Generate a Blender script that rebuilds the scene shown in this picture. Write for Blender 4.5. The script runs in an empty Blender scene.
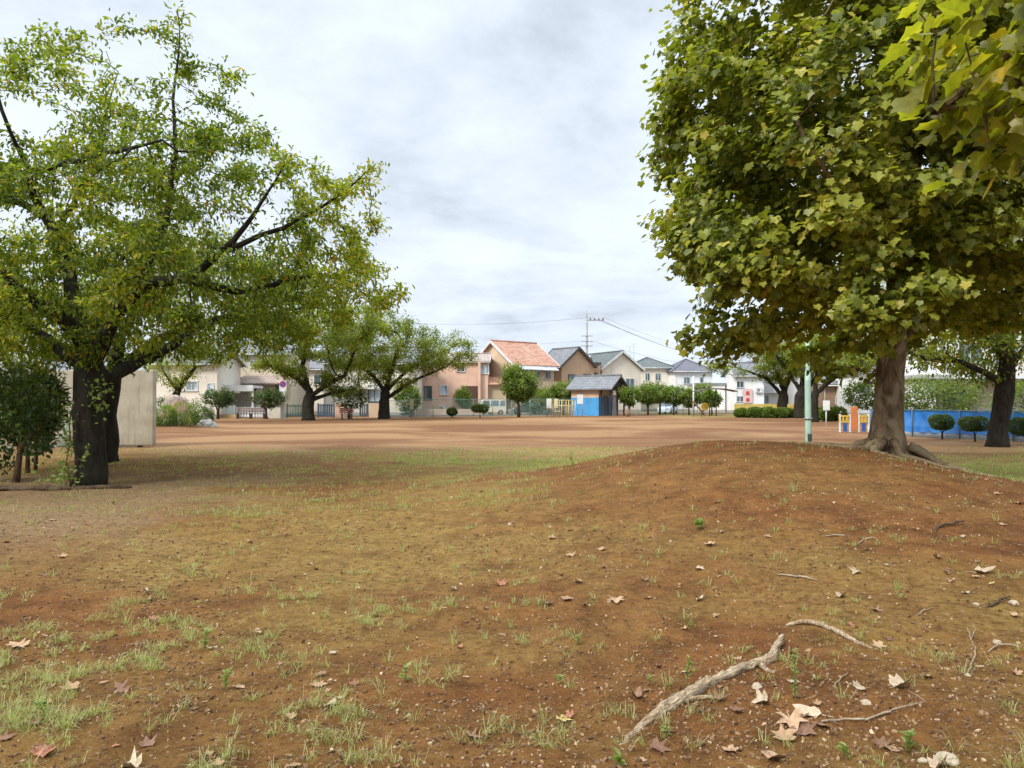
import bpy, math, random
import numpy as np
from mathutils import Vector, Matrix, Quaternion

random.seed(7)
RNG = np.random.default_rng(11)
scene = bpy.context.scene
COL = scene.collection
PI = math.pi

# ------------------------------------------------------------------ camera
FPX = 769.0
EYE = 1.65
PITCH = math.atan(16.0 / FPX)
cam_d = bpy.data.cameras.new('camera')
cam = bpy.data.objects.new('camera', cam_d)
COL.objects.link(cam)
cam.location = (0, 0, EYE)
cam.rotation_euler = (PI / 2 + PITCH, 0, 0)
cam_d.sensor_width = 36.0
cam_d.lens = 36.0 * FPX / 1024.0
cam_d.clip_start = 0.05
cam_d.clip_end = 6000
scene.camera = cam


def P(px, py, Y):
    """photograph measurement -> place at distance Y"""
    u = (px - 512) / FPX
    v = (384 - py) / FPX
    dy = math.cos(PITCH) - v * math.sin(PITCH)
    dz = math.sin(PITCH) + v * math.cos(PITCH)
    s = Y / dy
    return (u * s, Y, EYE + dz * s)


# ------------------------------------------------------------------ noise
def vnoise(x, y, seed=0):
    x = np.asarray(x, float); y = np.asarray(y, float)
    xi = np.floor(x).astype(np.int64); yi = np.floor(y).astype(np.int64)
    xf = x - xi; yf = y - yi
    xf = xf * xf * (3 - 2 * xf); yf = yf * yf * (3 - 2 * yf)

    def h(a, b):
        n = (a * 374761393 + b * 668265263 + seed * 1442695041) & 0x7fffffff
        n = ((n ^ (n >> 13)) * 1274126177) & 0x7fffffff
        n = (n ^ (n >> 16)) & 0xffff
        return n / 65535.0
    return (h(xi, yi) * (1 - xf) + h(xi + 1, yi) * xf) * (1 - yf) + (h(xi, yi + 1) * (1 - xf) + h(xi + 1, yi + 1) * xf) * yf


def fbm(x, y, seed=0, octs=4, gain=.5):
    s = 0; a = 1; t = 0
    for o in range(octs):
        s = s + a * vnoise(np.asarray(x) * 2 ** o, np.asarray(y) * 2 ** o, seed + o * 17)
        t += a; a *= gain
    return s / t


def smooth(a, b, x):
    t = np.clip((np.asarray(x, float) - a) / (b - a), 0, 1)
    return t * t * (3 - 2 * t)


def gz(x, y, fine=False):
    x = np.asarray(x, float); y = np.asarray(y, float)
    dy = y - 14.0
    sy = np.where(dy < 0, 4.6, 3.2)
    dx = x - 4.15
    sx = np.where(dx < 0, 2.35, 3.0)
    z = 0.90 * np.exp(-(dx / sx) ** 2 / 2 - (dy / sy) ** 2 / 2)
    # lip of soil around the plane tree roots
    z = z + 0.06 * np.exp(-((x - 6.9) ** 2 + (y - 14.2) ** 2) / 1.2)
    z = z + (fbm(x * .35, y * .35, 3, 3) - .5) * .09 * smooth(90, 30, y)
    # low bank behind the left cherry
    z = z + 0.35 * np.exp(-((x + 19.5) / 2.6) ** 2 - ((y - 43) / 2.2) ** 2)
    if fine:
        f = smooth(26, 10, y)
        z = z + f * ((fbm(x * 2.1, y * 2.1, 9, 4) - .5) * .065 + (vnoise(x * 11, y * 11, 4) - .5) * .009)
    return z


def gh(x, y):
    return float(gz(x, y, True))


# ------------------------------------------------------------------ materials
def nm(name):
    m = bpy.data.materials.new(name); m.use_nodes = True
    nt = m.node_tree
    b = nt.nodes['Principled BSDF']
    return m, nt, b


def N(nt, t, **kw):
    n = nt.nodes.new(t)
    for k, v in kw.items():
        if k in n.inputs:
            n.inputs[k].default_value = v
        else:
            setattr(n, k, v)
    return n


def ramp(nt, fac, stops):
    r = nt.nodes.new('ShaderNodeValToRGB')
    e = r.color_ramp.elements
    while len(e) > 1: e.remove(e[0])
    e[0].position = stops[0][0]; e[0].color = (*stops[0][1], 1)
    for p, c in stops[1:]:
        q = e.new(p); q.color = (*c, 1)
    nt.links.new(fac, r.inputs[0])
    return r.outputs[0]


def mixc(nt, fac, a, b, mode='MIX'):
    m = nt.nodes.new('ShaderNodeMix'); m.data_type = 'RGBA'; m.blend_type = mode
    for inp, v in ((m.inputs[0], fac), (m.inputs[6], a), (m.inputs[7], b)):
        if hasattr(v, 'is_linked') or hasattr(v, 'node'):
            nt.links.new(v, inp)
        else:
            inp.default_value = v if isinstance(v, (int, float)) else (*v, 1)
    return m.outputs[2]


def math_n(nt, op, a, b=None, c=None):
    m = nt.nodes.new('ShaderNodeMath'); m.operation = op
    for i, v in enumerate((a, b, c)):
        if v is None: continue
        if hasattr(v, 'node'): nt.links.new(v, m.inputs[i])
        else: m.inputs[i].default_value = v
    return m.outputs[0]


def mapr(nt, v, a, b, c=0.0, d=1.0):
    m = nt.nodes.new('ShaderNodeMapRange')
    nt.links.new(v, m.inputs[0])
    for i, q in enumerate((a, b, c, d)): m.inputs[i + 1].default_value = q
    return m.outputs[0]


def noise(nt, vec, scale, detail=4, rough=.55, dist=0):
    n = nt.nodes.new('ShaderNodeTexNoise')
    n.inputs['Scale'].default_value = scale
    n.inputs['Detail'].default_value = detail
    n.inputs['Roughness'].default_value = rough
    n.inputs['Distortion'].default_value = dist
    if vec is not None: nt.links.new(vec, n.inputs['Vector'])
    return n.outputs[0]


def bump(nt, b, h, strength=.3, dist=.02):
    n = nt.nodes.new('ShaderNodeBump')
    n.inputs['Strength'].default_value = strength
    n.inputs['Distance'].default_value = dist
    nt.links.new(h, n.inputs['Height'])
    nt.links.new(n.outputs[0], b.inputs['Normal'])


def objco(nt, scale=None):
    tc = nt.nodes.new('ShaderNodeTexCoord')
    if scale is None: return tc.outputs['Object']
    mp = nt.nodes.new('ShaderNodeMapping')
    mp.inputs['Scale'].default_value = scale
    nt.links.new(tc.outputs['Object'], mp.inputs[0])
    return mp.outputs[0]


MATS = {}


def paint(name, col, rough=.6, var=.12, scale=1.5, metal=0.0, bumpy=0.0, stain=.15):
    """weathered solid colour"""
    if name in MATS: return MATS[name]
    m, nt, b = nm(name)
    co = objco(nt)
    a = noise(nt, co, scale, 5, .6)
    st = noise(nt, objco(nt, (2.2, 2.2, .35)), 1.3, 5, .65)
    dark = tuple(c * (1 - var * 2) for c in col)
    light = tuple(min(1, c * (1 + var)) for c in col)
    c1 = mixc(nt, mapr(nt, a, .3, .7), dark, light)
    sc = tuple(c * .55 for c in col)
    c2 = mixc(nt, mapr(nt, st, .52, .8, 0, stain * 2), c1, sc)
    nt.links.new(c2, b.inputs['Base Color'])
    b.inputs['Roughness'].default_value = rough
    b.inputs['Metallic'].default_value = metal
    if bumpy: bump(nt, b, noise(nt, co, scale * 14, 5), bumpy, .02)
    MATS[name] = m
    return m


def tiles(name, col, col2, sx=.25, sy=.3):
    if name in MATS: return MATS[name]
    m, nt, b = nm(name)
    co = objco(nt)
    br = nt.nodes.new('ShaderNodeTexBrick')
    sep = nt.nodes.new('ShaderNodeSeparateXYZ'); nt.links.new(co, sep.inputs[0])
    cmb = nt.nodes.new('ShaderNodeCombineXYZ')
    nt.links.new(math_n(nt, 'ADD', sep.outputs[0], math_n(nt, 'MULTIPLY', sep.outputs[1], .35)), cmb.inputs[0])
    nt.links.new(sep.outputs[2], cmb.inputs[1])
    nt.links.new(cmb.outputs[0], br.inputs['Vector'])
    br.inputs['Color1'].default_value = (*col, 1)
    br.inputs['Color2'].default_value = (*col2, 1)
    br.inputs['Mortar'].default_value = (*[c * .4 for c in col], 1)
    br.inputs['Scale'].default_value = 1
    br.inputs['Mortar Size'].default_value = .025
    br.inputs['Brick Width'].default_value = sx * 1.6
    br.inputs['Row Height'].default_value = sy * .6
    c = mixc(nt, mapr(nt, noise(nt, co, .8, 5), .35, .75, 0, .45), br.outputs[0], tuple(q * .6 for q in col))
    nt.links.new(c, b.inputs['Base Color'])
    b.inputs['Roughness'].default_value = .55
    bump(nt, b, br.outputs[1], -.5, .03)
    MATS[name] = m
    return m


def siding(name, col, horiz=True, pitch=.2):
    if name in MATS: return MATS[name]
    m, nt, b = nm(name)
    co = objco(nt)
    sep = nt.nodes.new('ShaderNodeSeparateXYZ'); nt.links.new(co, sep.inputs[0])
    src = sep.outputs[2] if horiz else math_n(nt, 'ADD', sep.outputs[0], sep.outputs[1])
    fr = math_n(nt, 'FRACT', math_n(nt, 'DIVIDE', src, pitch))
    groove = mapr(nt, fr, 0, .12)
    st = noise(nt, objco(nt, (2, 2, .3)), 1.1, 5, .65)
    big = noise(nt, co, .5, 4)
    c = mixc(nt, mapr(nt, big, .3, .7), tuple(q * .86 for q in col), tuple(min(1, q * 1.06) for q in col))
    c = mixc(nt, mapr(nt, st, .5, .8, 0, .35), c, tuple(q * .6 for q in col))
    c = mixc(nt, mapr(nt, fr, 0, .1, .35, 0), c, tuple(q * .4 for q in col))
    nt.links.new(c, b.inputs['Base Color'])
    b.inputs['Roughness'].default_value = .75
    bump(nt, b, groove, .4, .01)
    MATS[name] = m
    return m


def glass_mat(name, col=(.05, .07, .08)):
    if name in MATS: return MATS[name]
    m, nt, b = nm(name)
    v = noise(nt, objco(nt, (1, 1, .2)), 1.6, 2)
    nt.links.new(mixc(nt, mapr(nt, v, .4, .6), col, tuple(min(1, c * 3.2) for c in col)), b.inputs['Base Color'])
    b.inputs['Roughness'].default_value = .12
    MATS[name] = m
    return m


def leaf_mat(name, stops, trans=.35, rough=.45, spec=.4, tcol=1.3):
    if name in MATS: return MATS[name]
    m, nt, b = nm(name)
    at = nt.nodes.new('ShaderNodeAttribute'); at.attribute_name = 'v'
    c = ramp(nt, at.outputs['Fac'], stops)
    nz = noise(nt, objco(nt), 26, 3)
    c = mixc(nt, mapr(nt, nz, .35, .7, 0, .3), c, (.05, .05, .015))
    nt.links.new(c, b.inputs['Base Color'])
    b.inputs['Roughness'].default_value = rough
    b.inputs['Specular IOR Level'].default_value = spec
    tr = nt.nodes.new('ShaderNodeBsdfTranslucent')
    tc = mixc(nt, 1.0, c, (1.25 * tcol, 1.35 * tcol, .55 * tcol), 'MULTIPLY')
    nt.links.new(tc, tr.inputs[0])
    mx = nt.nodes.new('ShaderNodeMixShader'); mx.inputs[0].default_value = trans
    nt.links.new(b.outputs[0], mx.inputs[1]); nt.links.new(tr.outputs[0], mx.inputs[2])
    nt.links.new(mx.outputs[0], nt.nodes['Material Output'].inputs[0])
    MATS[name] = m
    return m


def bark_mat(name, c1, c2, patch=None, vs=.25, pale=None):
    m, nt, b = nm(name)
    co = objco(nt, (1, 1, vs))
    a = noise(nt, co, 9, 8, .7, .6)
    c = mixc(nt, mapr(nt, a, .35, .65), c1, c2)
    if patch:
        p = noise(nt, objco(nt, (1, 1, .5)), 3.2, 3, .5, 1.0)
        c = mixc(nt, mapr(nt, p, .5, .58, 0, .75), c, patch)
    if pale:
        g = nt.nodes.new('ShaderNodeNewGeometry')
        sep = nt.nodes.new('ShaderNodeSeparateXYZ'); nt.links.new(g.outputs['Position'], sep.inputs[0])
        w = mapr(nt, sep.outputs[2], 2.2, .6, 0, .55)
        c = mixc(nt, math_n(nt, 'MULTIPLY', w, mapr(nt, noise(nt, co, 4, 4), .35, .6)), c, pale)
    nt.links.new(c, b.inputs['Base Color'])
    b.inputs['Roughness'].default_value = .9
    b.inputs['Specular IOR Level'].default_value = .2
    bump(nt, b, math_n(nt, 'ADD', a, math_n(nt, 'MULTIPLY', noise(nt, objco(nt, (1, 1, .3)), 28, 5), .5)), .9, .05)
    MATS[name] = m
    return m


M_BARK_C = bark_mat('cherry_bark', (.01, .008, .006), (.045, .035, .027), (.034, .036, .022))
M_BARK_P = bark_mat('plane_bark', (.06, .04, .024), (.25, .17, .1), (.32, .26, .16), .3, (.36, .27, .16))
M_ROOT = bark_mat('weathered_root', (.3, .22, .14), (.58, .47, .33), None, 1.0)
def root_mat():
    m, nt, b = nm('weathered_root')
    tc = nt.nodes.new('ShaderNodeTexCoord')
    r1 = nt.nodes.new('ShaderNodeMapping'); r1.inputs['Rotation'].default_value = (0, 0, math.radians(-49)); nt.links.new(tc.outputs['Object'], r1.inputs[0])
    r2 = nt.nodes.new('ShaderNodeMapping'); r2.inputs['Scale'].default_value = (.1, 1, 1); nt.links.new(r1.outputs[0], r2.inputs[0])
    a = noise(nt, r2.outputs[0], 95, 6, .75, .4)
    g = noise(nt, tc.outputs['Object'], 14, 5, .65)
    c = mixc(nt, mapr(nt, a, .4, .62), (.16, .1, .055), (.62, .5, .34))
    c = mixc(nt, mapr(nt, g, .5, .68, 0, .75), c, (.26, .15, .07))
    nt.links.new(c, b.inputs['Base Color']); b.inputs['Roughness'].default_value = .9
    b.inputs['Specular IOR Level'].default_value = .15
    bump(nt, b, math_n(nt, 'ADD', a, math_n(nt, 'MULTIPLY', g, .6)), 1.0, .012)
    return m


M_ROOT = root_mat()
M_TWIG = bark_mat('dry_twig', (.26, .19, .12), (.52, .42, .3), None, 1.0)
M_ROOTD = bark_mat('root_bark', (.05, .032, .02), (.17, .115, .07), None, .6)

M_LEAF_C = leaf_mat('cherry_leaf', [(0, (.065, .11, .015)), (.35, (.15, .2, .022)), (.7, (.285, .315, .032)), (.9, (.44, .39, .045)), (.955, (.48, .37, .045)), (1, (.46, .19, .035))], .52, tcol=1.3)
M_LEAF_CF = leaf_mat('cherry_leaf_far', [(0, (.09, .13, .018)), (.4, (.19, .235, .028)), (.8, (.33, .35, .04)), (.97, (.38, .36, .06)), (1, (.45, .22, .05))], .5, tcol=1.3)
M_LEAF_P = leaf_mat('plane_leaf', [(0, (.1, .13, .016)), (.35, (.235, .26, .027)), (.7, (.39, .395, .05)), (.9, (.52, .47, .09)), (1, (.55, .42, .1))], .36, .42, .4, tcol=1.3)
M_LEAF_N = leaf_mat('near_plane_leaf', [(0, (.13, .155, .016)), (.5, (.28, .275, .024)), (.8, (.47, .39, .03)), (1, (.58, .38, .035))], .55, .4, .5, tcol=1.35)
M_LEAF_S = leaf_mat('shrub_leaf', [(0, (.03, .06, .014)), (.6, (.07, .12, .026)), (1, (.16, .22, .05))], .3, .3, .6)
M_LEAF_A = leaf_mat('azalea_leaf', [(0, (.07, .12, .02)), (.6, (.15, .22, .035)), (1, (.27, .33, .07))], .4)
M_LEAF_T = leaf_mat('topiary_leaf', [(0, (.05, .085, .02)), (.6, (.1, .155, .03)), (1, (.3, .32, .08))], .3)
M_GRASS = leaf_mat('grass_blade', [(0, (.2, .21, .06)), (.4, (.33, .35, .13)), (.75, (.48, .47, .24)), (1, (.6, .52, .32))], .4, .6, .2)
M_WEED = leaf_mat('weed_leaf', [(0, (.15, .21, .04)), (1, (.33, .4, .12))], .4, .5, .3)


# ------------------------------------------------------------------ object helpers
def tag(o, label=None, cat=None, group=None, kind=None):
    if label: o['label'] = label
    if cat: o['category'] = cat
    if group: o['group'] = group
    if kind: o['kind'] = kind
    return o


def empty(name, loc, rz=0.0):
    o = bpy.data.objects.new(name, None)
    o.location = loc; o.rotation_euler = (0, 0, rz); o.empty_display_size = .3
    COL.objects.link(o)
    return o


def link_mesh(name, me, mats, parent=None, loc=None):
    o = bpy.data.objects.new(name, me)
    for m in (mats if isinstance(mats, (list, tuple)) else [mats]): me.materials.append(m)
    COL.objects.link(o)
    if parent: o.parent = parent
    if loc is not None: o.location = loc
    return o


def np_mesh(name, V, F, smooth_=False, attr=None, mi=None):
    """V (n,3), F (m,k) all faces same size"""
    V = np.asarray(V, np.float32); F = np.asarray(F, np.int32)
    me = bpy.data.meshes.new(name)
    k = F.shape[1]
    me.vertices.add(len(V)); me.vertices.foreach_set('co', V.ravel())
    me.loops.add(F.size); me.loops.foreach_set('vertex_index', F.ravel())
    me.polygons.add(len(F))
    me.polygons.foreach_set('loop_start', np.arange(0, F.size, k, dtype=np.int32))
    me.polygons.foreach_set('loop_total', np.full(len(F), k, np.int32))
    if mi is not None: me.polygons.foreach_set('material_index', np.asarray(mi, np.int32))
    me.polygons.foreach_set('use_smooth', np.full(len(F), smooth_, bool))
    me.update(calc_edges=True)
    if attr is not None:
        a = me.attributes.new('v', 'FLOAT', 'POINT')
        a.data.foreach_set('value', np.asarray(attr, np.float32))
    return me


_w = RNG.random((997, 40))
for _ in range(3): _w = (_w + np.roll(_w, 1, 0) + np.roll(_w, -1, 0) + np.roll(_w, 2, 0) + np.roll(_w, -2, 0)) / 5
WN = .5 + (_w - .5) * 5


class MB:
    """collects boxes, tubes, prisms"""
    def __init__(s): s.v = []; s.f = []; s.sm = []

    def add(s, vs, fs, sm=False):
        n = len(s.v); s.v += [tuple(v) for v in vs]
        for f in fs: s.f.append(tuple(i + n for i in f)); s.sm.append(sm)
        return s

    def box(s, x0, x1, y0, y1, z0, z1, M=None):
        vs = [Vector((x, y, z)) for z in (z0, z1) for x, y in ((x0, y0), (x1, y0), (x1, y1), (x0, y1))]
        if M is not None: vs = [M @ v for v in vs]
        return s.add(vs, [(0, 3, 2, 1), (4, 5, 6, 7), (0, 1, 5, 4), (1, 2, 6, 5), (2, 3, 7, 6), (3, 0, 4, 7)])

    def tube(s, pts, rads, n=8, cap=True, sm=True, wob=0.0):
        wo = random.randrange(900)
        pts = [Vector(p) for p in pts]
        if isinstance(rads, (int, float)): rads = [rads] * len(pts)
        vs = []; up = None
        for i, p in enumerate(pts):
            t = (pts[min(i + 1, len(pts) - 1)] - pts[max(i - 1, 0)])
            if t.length < 1e-7: t = Vector((0, 0, 1))
            t.normalize()
            if up is None:
                up = t.orthogonal().normalized()
            else:
                up = (up - t * up.dot(t))
                up = up.normalized() if up.length > 1e-5 else t.orthogonal().normalized()
            b = t.cross(up)
            for k in range(n):
                a = 2 * PI * k / n
                r = rads[i] * (1 + (wob * 2.2 * (float(WN[(i * 3 + wo) % 997, k % 40]) - .5) if wob else 0))
                vs.append(p + (up * math.cos(a) + b * math.sin(a)) * r)
        fs = [(i * n + k, i * n + (k + 1) % n, (i + 1) * n + (k + 1) % n, (i + 1) * n + k) for i in range(len(pts) - 1) for k in range(n)]
        s.add(vs, fs, sm)
        if cap:
            m = len(s.v) - len(vs)
            s.f.append(tuple(m + k for k in reversed(range(n)))); s.sm.append(False)
            s.f.append(tuple(m + (len(pts) - 1) * n + k for k in range(n))); s.sm.append(False)
        return s

    def prism(s, poly, y0, y1):
        """poly in xz extruded along y"""
        n = len(poly)
        vs = [(x, y0, z) for x, z in poly] + [(x, y1, z) for x, z in poly]
        return s.add(vs, [tuple(range(n)), tuple(reversed(range(n, 2 * n)))] + [(k, k + n, (k + 1) % n + n, (k + 1) % n) for k in range(n)])

    def build(s, name, mat, parent=None, loc=None, bevel=0):
        me = bpy.data.meshes.new(name)
        me.from_pydata(s.v, [], s.f)
        me.polygons.foreach_set('use_smooth', s.sm)
        me.update()
        import bmesh
        bm = bmesh.new(); bm.from_mesh(me); bmesh.ops.recalc_face_normals(bm, faces=bm.faces)
        bm.to_mesh(me); bm.free()
        o = link_mesh(name, me, mat, parent, loc)
        if bevel:
            b = o.modifiers.new('bevel', 'BEVEL'); b.width = bevel; b.segments = 2; b.limit_method = 'ANGLE'
        return o


# ------------------------------------------------------------------ leaves
def unit(v):
    return v / np.maximum(np.linalg.norm(v, axis=-1, keepdims=True), 1e-9)


LEAF_CHERRY = (np.array([[0, 0, 0], [.2, .33, .05], [.17, .7, .04], [0, 1, -.12], [-.17, .7, .04], [-.2, .33, .05]], float),
               np.array([[0, 1, 2, 3], [0, 3, 4, 5]]))
_pl = [(0, .02), (.3, -.1), (.56, .08), (.46, .32), (.66, .56), (.34, .66), (0, 1.0), (-.34, .66), (-.66, .56), (-.46, .32), (-.56, .08), (-.3, -.1)]
LEAF_PLANE = (np.array([[x, y, .12 * abs(x) - .1 * y * y] for x, y in _pl] + [[0, .35, -.02]], float),
              np.array([[12, k, (k + 1) % 12] for k in range(12)]))
LEAF_OVAL = (np.array([[0, 0, 0], [.28, .45, .06], [0, 1, -.05], [-.28, .45, .06]], float), np.array([[0, 1, 2], [0, 2, 3]]))


def leaf_cloud(name, pos, tip, nrm, size, val, shape, mat, parent=None):
    T, F = shape
    tip = unit(tip); nrm = nrm - (nrm * tip).sum(1, keepdims=True) * tip; nrm = unit(nrm)
    side = np.cross(tip, nrm)
    n = len(pos)
    curl = RNG.uniform(-.6, 3.2, (n, 1, 1))
    V = pos[:, None, :] + size[:, None, None] * (T[None, :, 0:1] * side[:, None, :] + T[None, :, 1:2] * tip[:, None, :] + curl * T[None, :, 2:3] * nrm[:, None, :])
    FF = (F[None] + (np.arange(n) * len(T))[:, None, None]).reshape(-1, F.shape[1])
    me = np_mesh(name, V.reshape(-1, 3), FF, False, np.repeat(val, len(T)))
    return link_mesh(name, me, mat, parent)


# ------------------------------------------------------------------ trees
def colonize(pts, par, att, step=.3, infl=2.2, kill=.45, iters=120, tropism=(0, 0, 0)):
    pts = [np.array(p, float) for p in pts]; par = list(par)
    att = np.array(att, float)
    Pn = np.array(pts)
    d = np.linalg.norm(att[:, None] - Pn[None], axis=2)
    near = d.argmin(1); dist = d.min(1)
    trop = np.array(tropism)
    for it in range(iters):
        if len(att) == 0: break
        inf = infl if it > 3 else 99
        act = dist < inf
        if not act.any(): break
        new = []; newp = []
        ids = near[act]; A = att[act]
        dirs = unit(A - Pn[ids])
        acc = np.zeros((len(Pn), 3)); np.add.at(acc, ids, dirs)
        for i in np.unique(ids):
            v = acc[i]; L = np.linalg.norm(v)
            if L < 1e-3: v = RNG.normal(size=3); L = np.linalg.norm(v)
            v = v / L + trop + RNG.normal(size=3) * .16
            v /= np.linalg.norm(v)
            new.append(Pn[i] + v * step); newp.append(int(i))
        new = np.array(new); base = len(Pn)
        Pn = np.vstack([Pn, new]); par += newp
        d = np.linalg.norm(att[:, None] - new[None], axis=2)
        j = d.argmin(1); dm = d.min(1)
        b = dm < dist
        near[b] = j[b] + base; dist[b] = dm[b]
        keep = dist > kill
        att = att[keep]; near = near[keep]; dist = dist[keep]
        if len(Pn) > 9000: break
    return Pn, np.array(par)


def radii(Pn, par, R, tip, floor=None):
    n = len(Pn); child = np.zeros(n, int); cnt = np.zeros(n)
    order = range(n - 1, -1, -1)
    kids = np.bincount(par[par >= 0], minlength=n)
    cnt[kids == 0] = 1
    # process by depth
    depth = np.zeros(n, int)
    for i in range(n):
        if par[i] >= 0: depth[i] = depth[par[i]] + 1
    for i in np.argsort(-depth):
        if par[i] >= 0: cnt[par[i]] += cnt[i]
    e = math.log(max(cnt.max(), 3)) / math.log(R / tip)
    r = tip * cnt ** (1 / e)
    if floor is not None: r[:len(floor)] = np.minimum(np.maximum(r[:len(floor)], floor), R)
    return r, cnt, kids


def wood(name, Pn, par, rad, cnt, mat, root, nmain, split=None, flare=1.5, base_r=None, wob=.05, min_r=0, flen=.35):
    """tubes along the heaviest child; returns nothing"""
    n = len(Pn)
    ch = [[] for _ in range(n)]
    for i in range(n):
        if par[i] >= 0: ch[par[i]].append(i)
    starts = [(0, None)]
    trunk = MB(); limbs = []; twigs = MB()
    first = True
    while starts:
        s, p = starts.pop()
        chain = [] if p is None else [p]
        i = s
        while True:
            chain.append(i)
            k = ch[i]
            if not k: break
            m = max(k, key=lambda q: cnt[q])
            for q in k:
                if q != m: starts.append((q, i))
            i = m
        r = [rad[q] for q in chain]
        if p is not None: r[0] = min(rad[chain[1]] * 1.15, rad[p])
        if r[min(1, len(r) - 1)] < min_r: continue
        pts = [Pn[q] for q in chain]
        big = max(r)
        if first:
            z0 = pts[0][2]
            r = [rr * (1 + (flare - 1) * math.exp(-max(0, q[2] - z0) / flen)) for rr, q in zip(r, pts)]
            trunk.tube(pts, r, 18, wob=wob); first = False
        elif big > .055 and len(chain) > 3:
            mb = MB(); mb.tube(pts, r, 9, wob=wob); limbs.append(mb)
        else:
            twigs.tube(pts, r, 4 if big > .02 else 3, cap=False)
    trunk.build('trunk', mat, root)
    for mb in limbs: mb.build('limb', mat, root)
    if twigs.v: return twigs.build('twigs', mat, root)


def clump(p, f=.8, seed=77):
    return (vnoise(p[:, 0] * f + p[:, 1] * .45 * f, p[:, 2] * f * 1.25 - p[:, 1] * .4 * f, seed) * .6 + vnoise(p[:, 0] * 1.9 * f - p[:, 1] * f, p[:, 2] * 2.3 * f + p[:, 1] * .6 * f, seed + 5) * .4)


def ell_points(n, ells, zmin=None, hollow=.0):
    out = []
    w = np.array([e[3] * e[4] * e[5] * (e[6] if len(e) > 6 else 1) for e in ells]); w /= w.sum()
    for e, k in zip(ells, (w * n).astype(int)):
        v = unit(RNG.normal(size=(k, 3)))
        r = (hollow + (1 - hollow) * RNG.random((k, 1)) ** (1 / 2.6))
        out.append(np.array(e[:3]) + v * r * np.array(e[3:6]))
    p = np.vstack(out)
    if zmin is not None: p = p[p[:, 2] > zmin]
    return p


FLOOR = []


def seeds_from(chains, R=.3, fl=.42):
    """chains: list of (attach_index or None, [pts]) -> densified nodes, parents"""
    pts = []; par = []; FLOOR.clear()
    for att, ch in chains:
        prev = -1 if att is None else int(np.argmin(np.linalg.norm(np.array(pts) - np.array(ch[0]), axis=1)))
        seq = ch if att is None else ch
        # catmull-ish densify
        dense = []
        for a, b in zip(seq[:-1], seq[1:]):
            a = np.array(a, float); b = np.array(b, float)
            k = max(1, int(np.linalg.norm(b - a) / .3))
            for q in range(k): dense.append(a + (b - a) * q / k)
        dense.append(np.array(seq[-1], float))
        dd = [dense[0]] + [(dense[i - 1] + dense[i] * 2 + dense[i + 1]) / 4 for i in range(1, len(dense) - 1)] + [dense[-1]]
        if att is not None: dd = dd[1:]
        for iq, q in enumerate(dd):
            FLOOR.append(R * .6 if att is None else R * fl * att * (1 - iq / len(dd)) ** 1.1 + .007)
            jit = RNG.normal(size=3) * .018
            pts.append(np.array(q) + jit); par.append(prev); prev = len(pts) - 1
    return pts, par


def tree(name, label, chains, ells, R, tip, natt, nleaf, lsize, mat_b, mat_l, shape, style, cat='tree', zmin=None, step=.3, kill=.45, infl=2.2,
         flare=1.5, spread=.28, group=None, hollow=.0, thr=.03, trop=(0, 0, 0), filt=None, fl=.42, min_r=0, flen=.35, clumpy=0, cthr=.33):
    pts, par = seeds_from(chains, R, fl)
    base = pts[0].copy()
    att = ell_points(natt, ells, zmin, hollow)
    if clumpy: att = att[clump(att, clumpy) > .36]
    if filt is not None: att = att[filt(att)]
    Pn, par = colonize(pts, par, att, step, infl, kill, 120, trop)
    rad, cnt, kids = radii(Pn, par, R, tip, np.array(FLOOR))
    root = empty(name, tuple(base))
    tag(root, label, cat, group)
    Q = Pn - base
    wood(name, Q, par, rad, cnt, mat_b, root, len(pts), flare=flare, min_r=min_r, flen=flen)
    tw = np.where(rad < thr)[0]
    tw = tw[Pn[tw, 2] > (zmin or 0) - .4]
    w = np.where(kids[tw] == 0, 2.5, 1.0)
    idx = RNG.choice(tw, nleaf, p=w / w.sum())
    t = RNG.random((nleaf, 1))
    pos = Pn[idx] * t + Pn[np.maximum(par[idx], 0)] * (1 - t)
    off = RNG.normal(size=(nleaf, 3)) * spread * np.array([1, 1, .6])
    pos = pos + off
    if filt is not None:
        k = filt(pos); pos = pos[k]; idx = idx[k]; off = off[k]
    if clumpy:
        k = clump(pos, clumpy) + RNG.normal(size=len(pos)) * .04 > cthr
        pos = pos[k]; idx = idx[k]; off = off[k]
    n = len(pos)
    c = Pn[tw].mean(0)
    outw = unit((pos - c) * np.array([1, 1, .5]))
    rnd = RNG.normal(size=(n, 3))
    if style == 'droop':
        tipd = unit(outw * .5 + rnd * .65 + np.array([0, 0, -.35]))
        nr = unit(outw * .7 + rnd * .5 + np.array([0, 0, .8]))
    elif style == 'plane':
        tipd = unit(outw * .45 + rnd * .5 + np.array([0, 0, -.6]))
        nr = unit(outw * .75 + rnd * .45 + np.array([0, 0, .85]))
    else:
        tipd = unit(rnd); nr = unit(RNG.normal(size=(n, 3)) + np.array([0, 0, .6]))
    size = lsize * RNG.uniform(.45, 1.35, n)
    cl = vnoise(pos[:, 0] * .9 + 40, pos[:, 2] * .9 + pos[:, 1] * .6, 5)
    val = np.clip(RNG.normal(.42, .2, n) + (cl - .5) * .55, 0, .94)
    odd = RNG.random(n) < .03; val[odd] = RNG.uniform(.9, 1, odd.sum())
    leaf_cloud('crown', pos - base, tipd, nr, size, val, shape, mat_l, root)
    return root


def pp(px, py, Y): return P(px, py, Y)


# ------------------------------------------------------------------ ground
def spaced(a, b, fine0, fine1, fs, grow):
    xs = list(np.arange(fine0, fine1 + 1e-6, fs))
    s = fs; x = fine1
    while x < b: s *= grow; x += s; xs.append(x)
    s = fs; x = fine0
    while x > a: s *= grow; x -= s; xs.insert(0, x)
    return np.array(xs)


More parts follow.
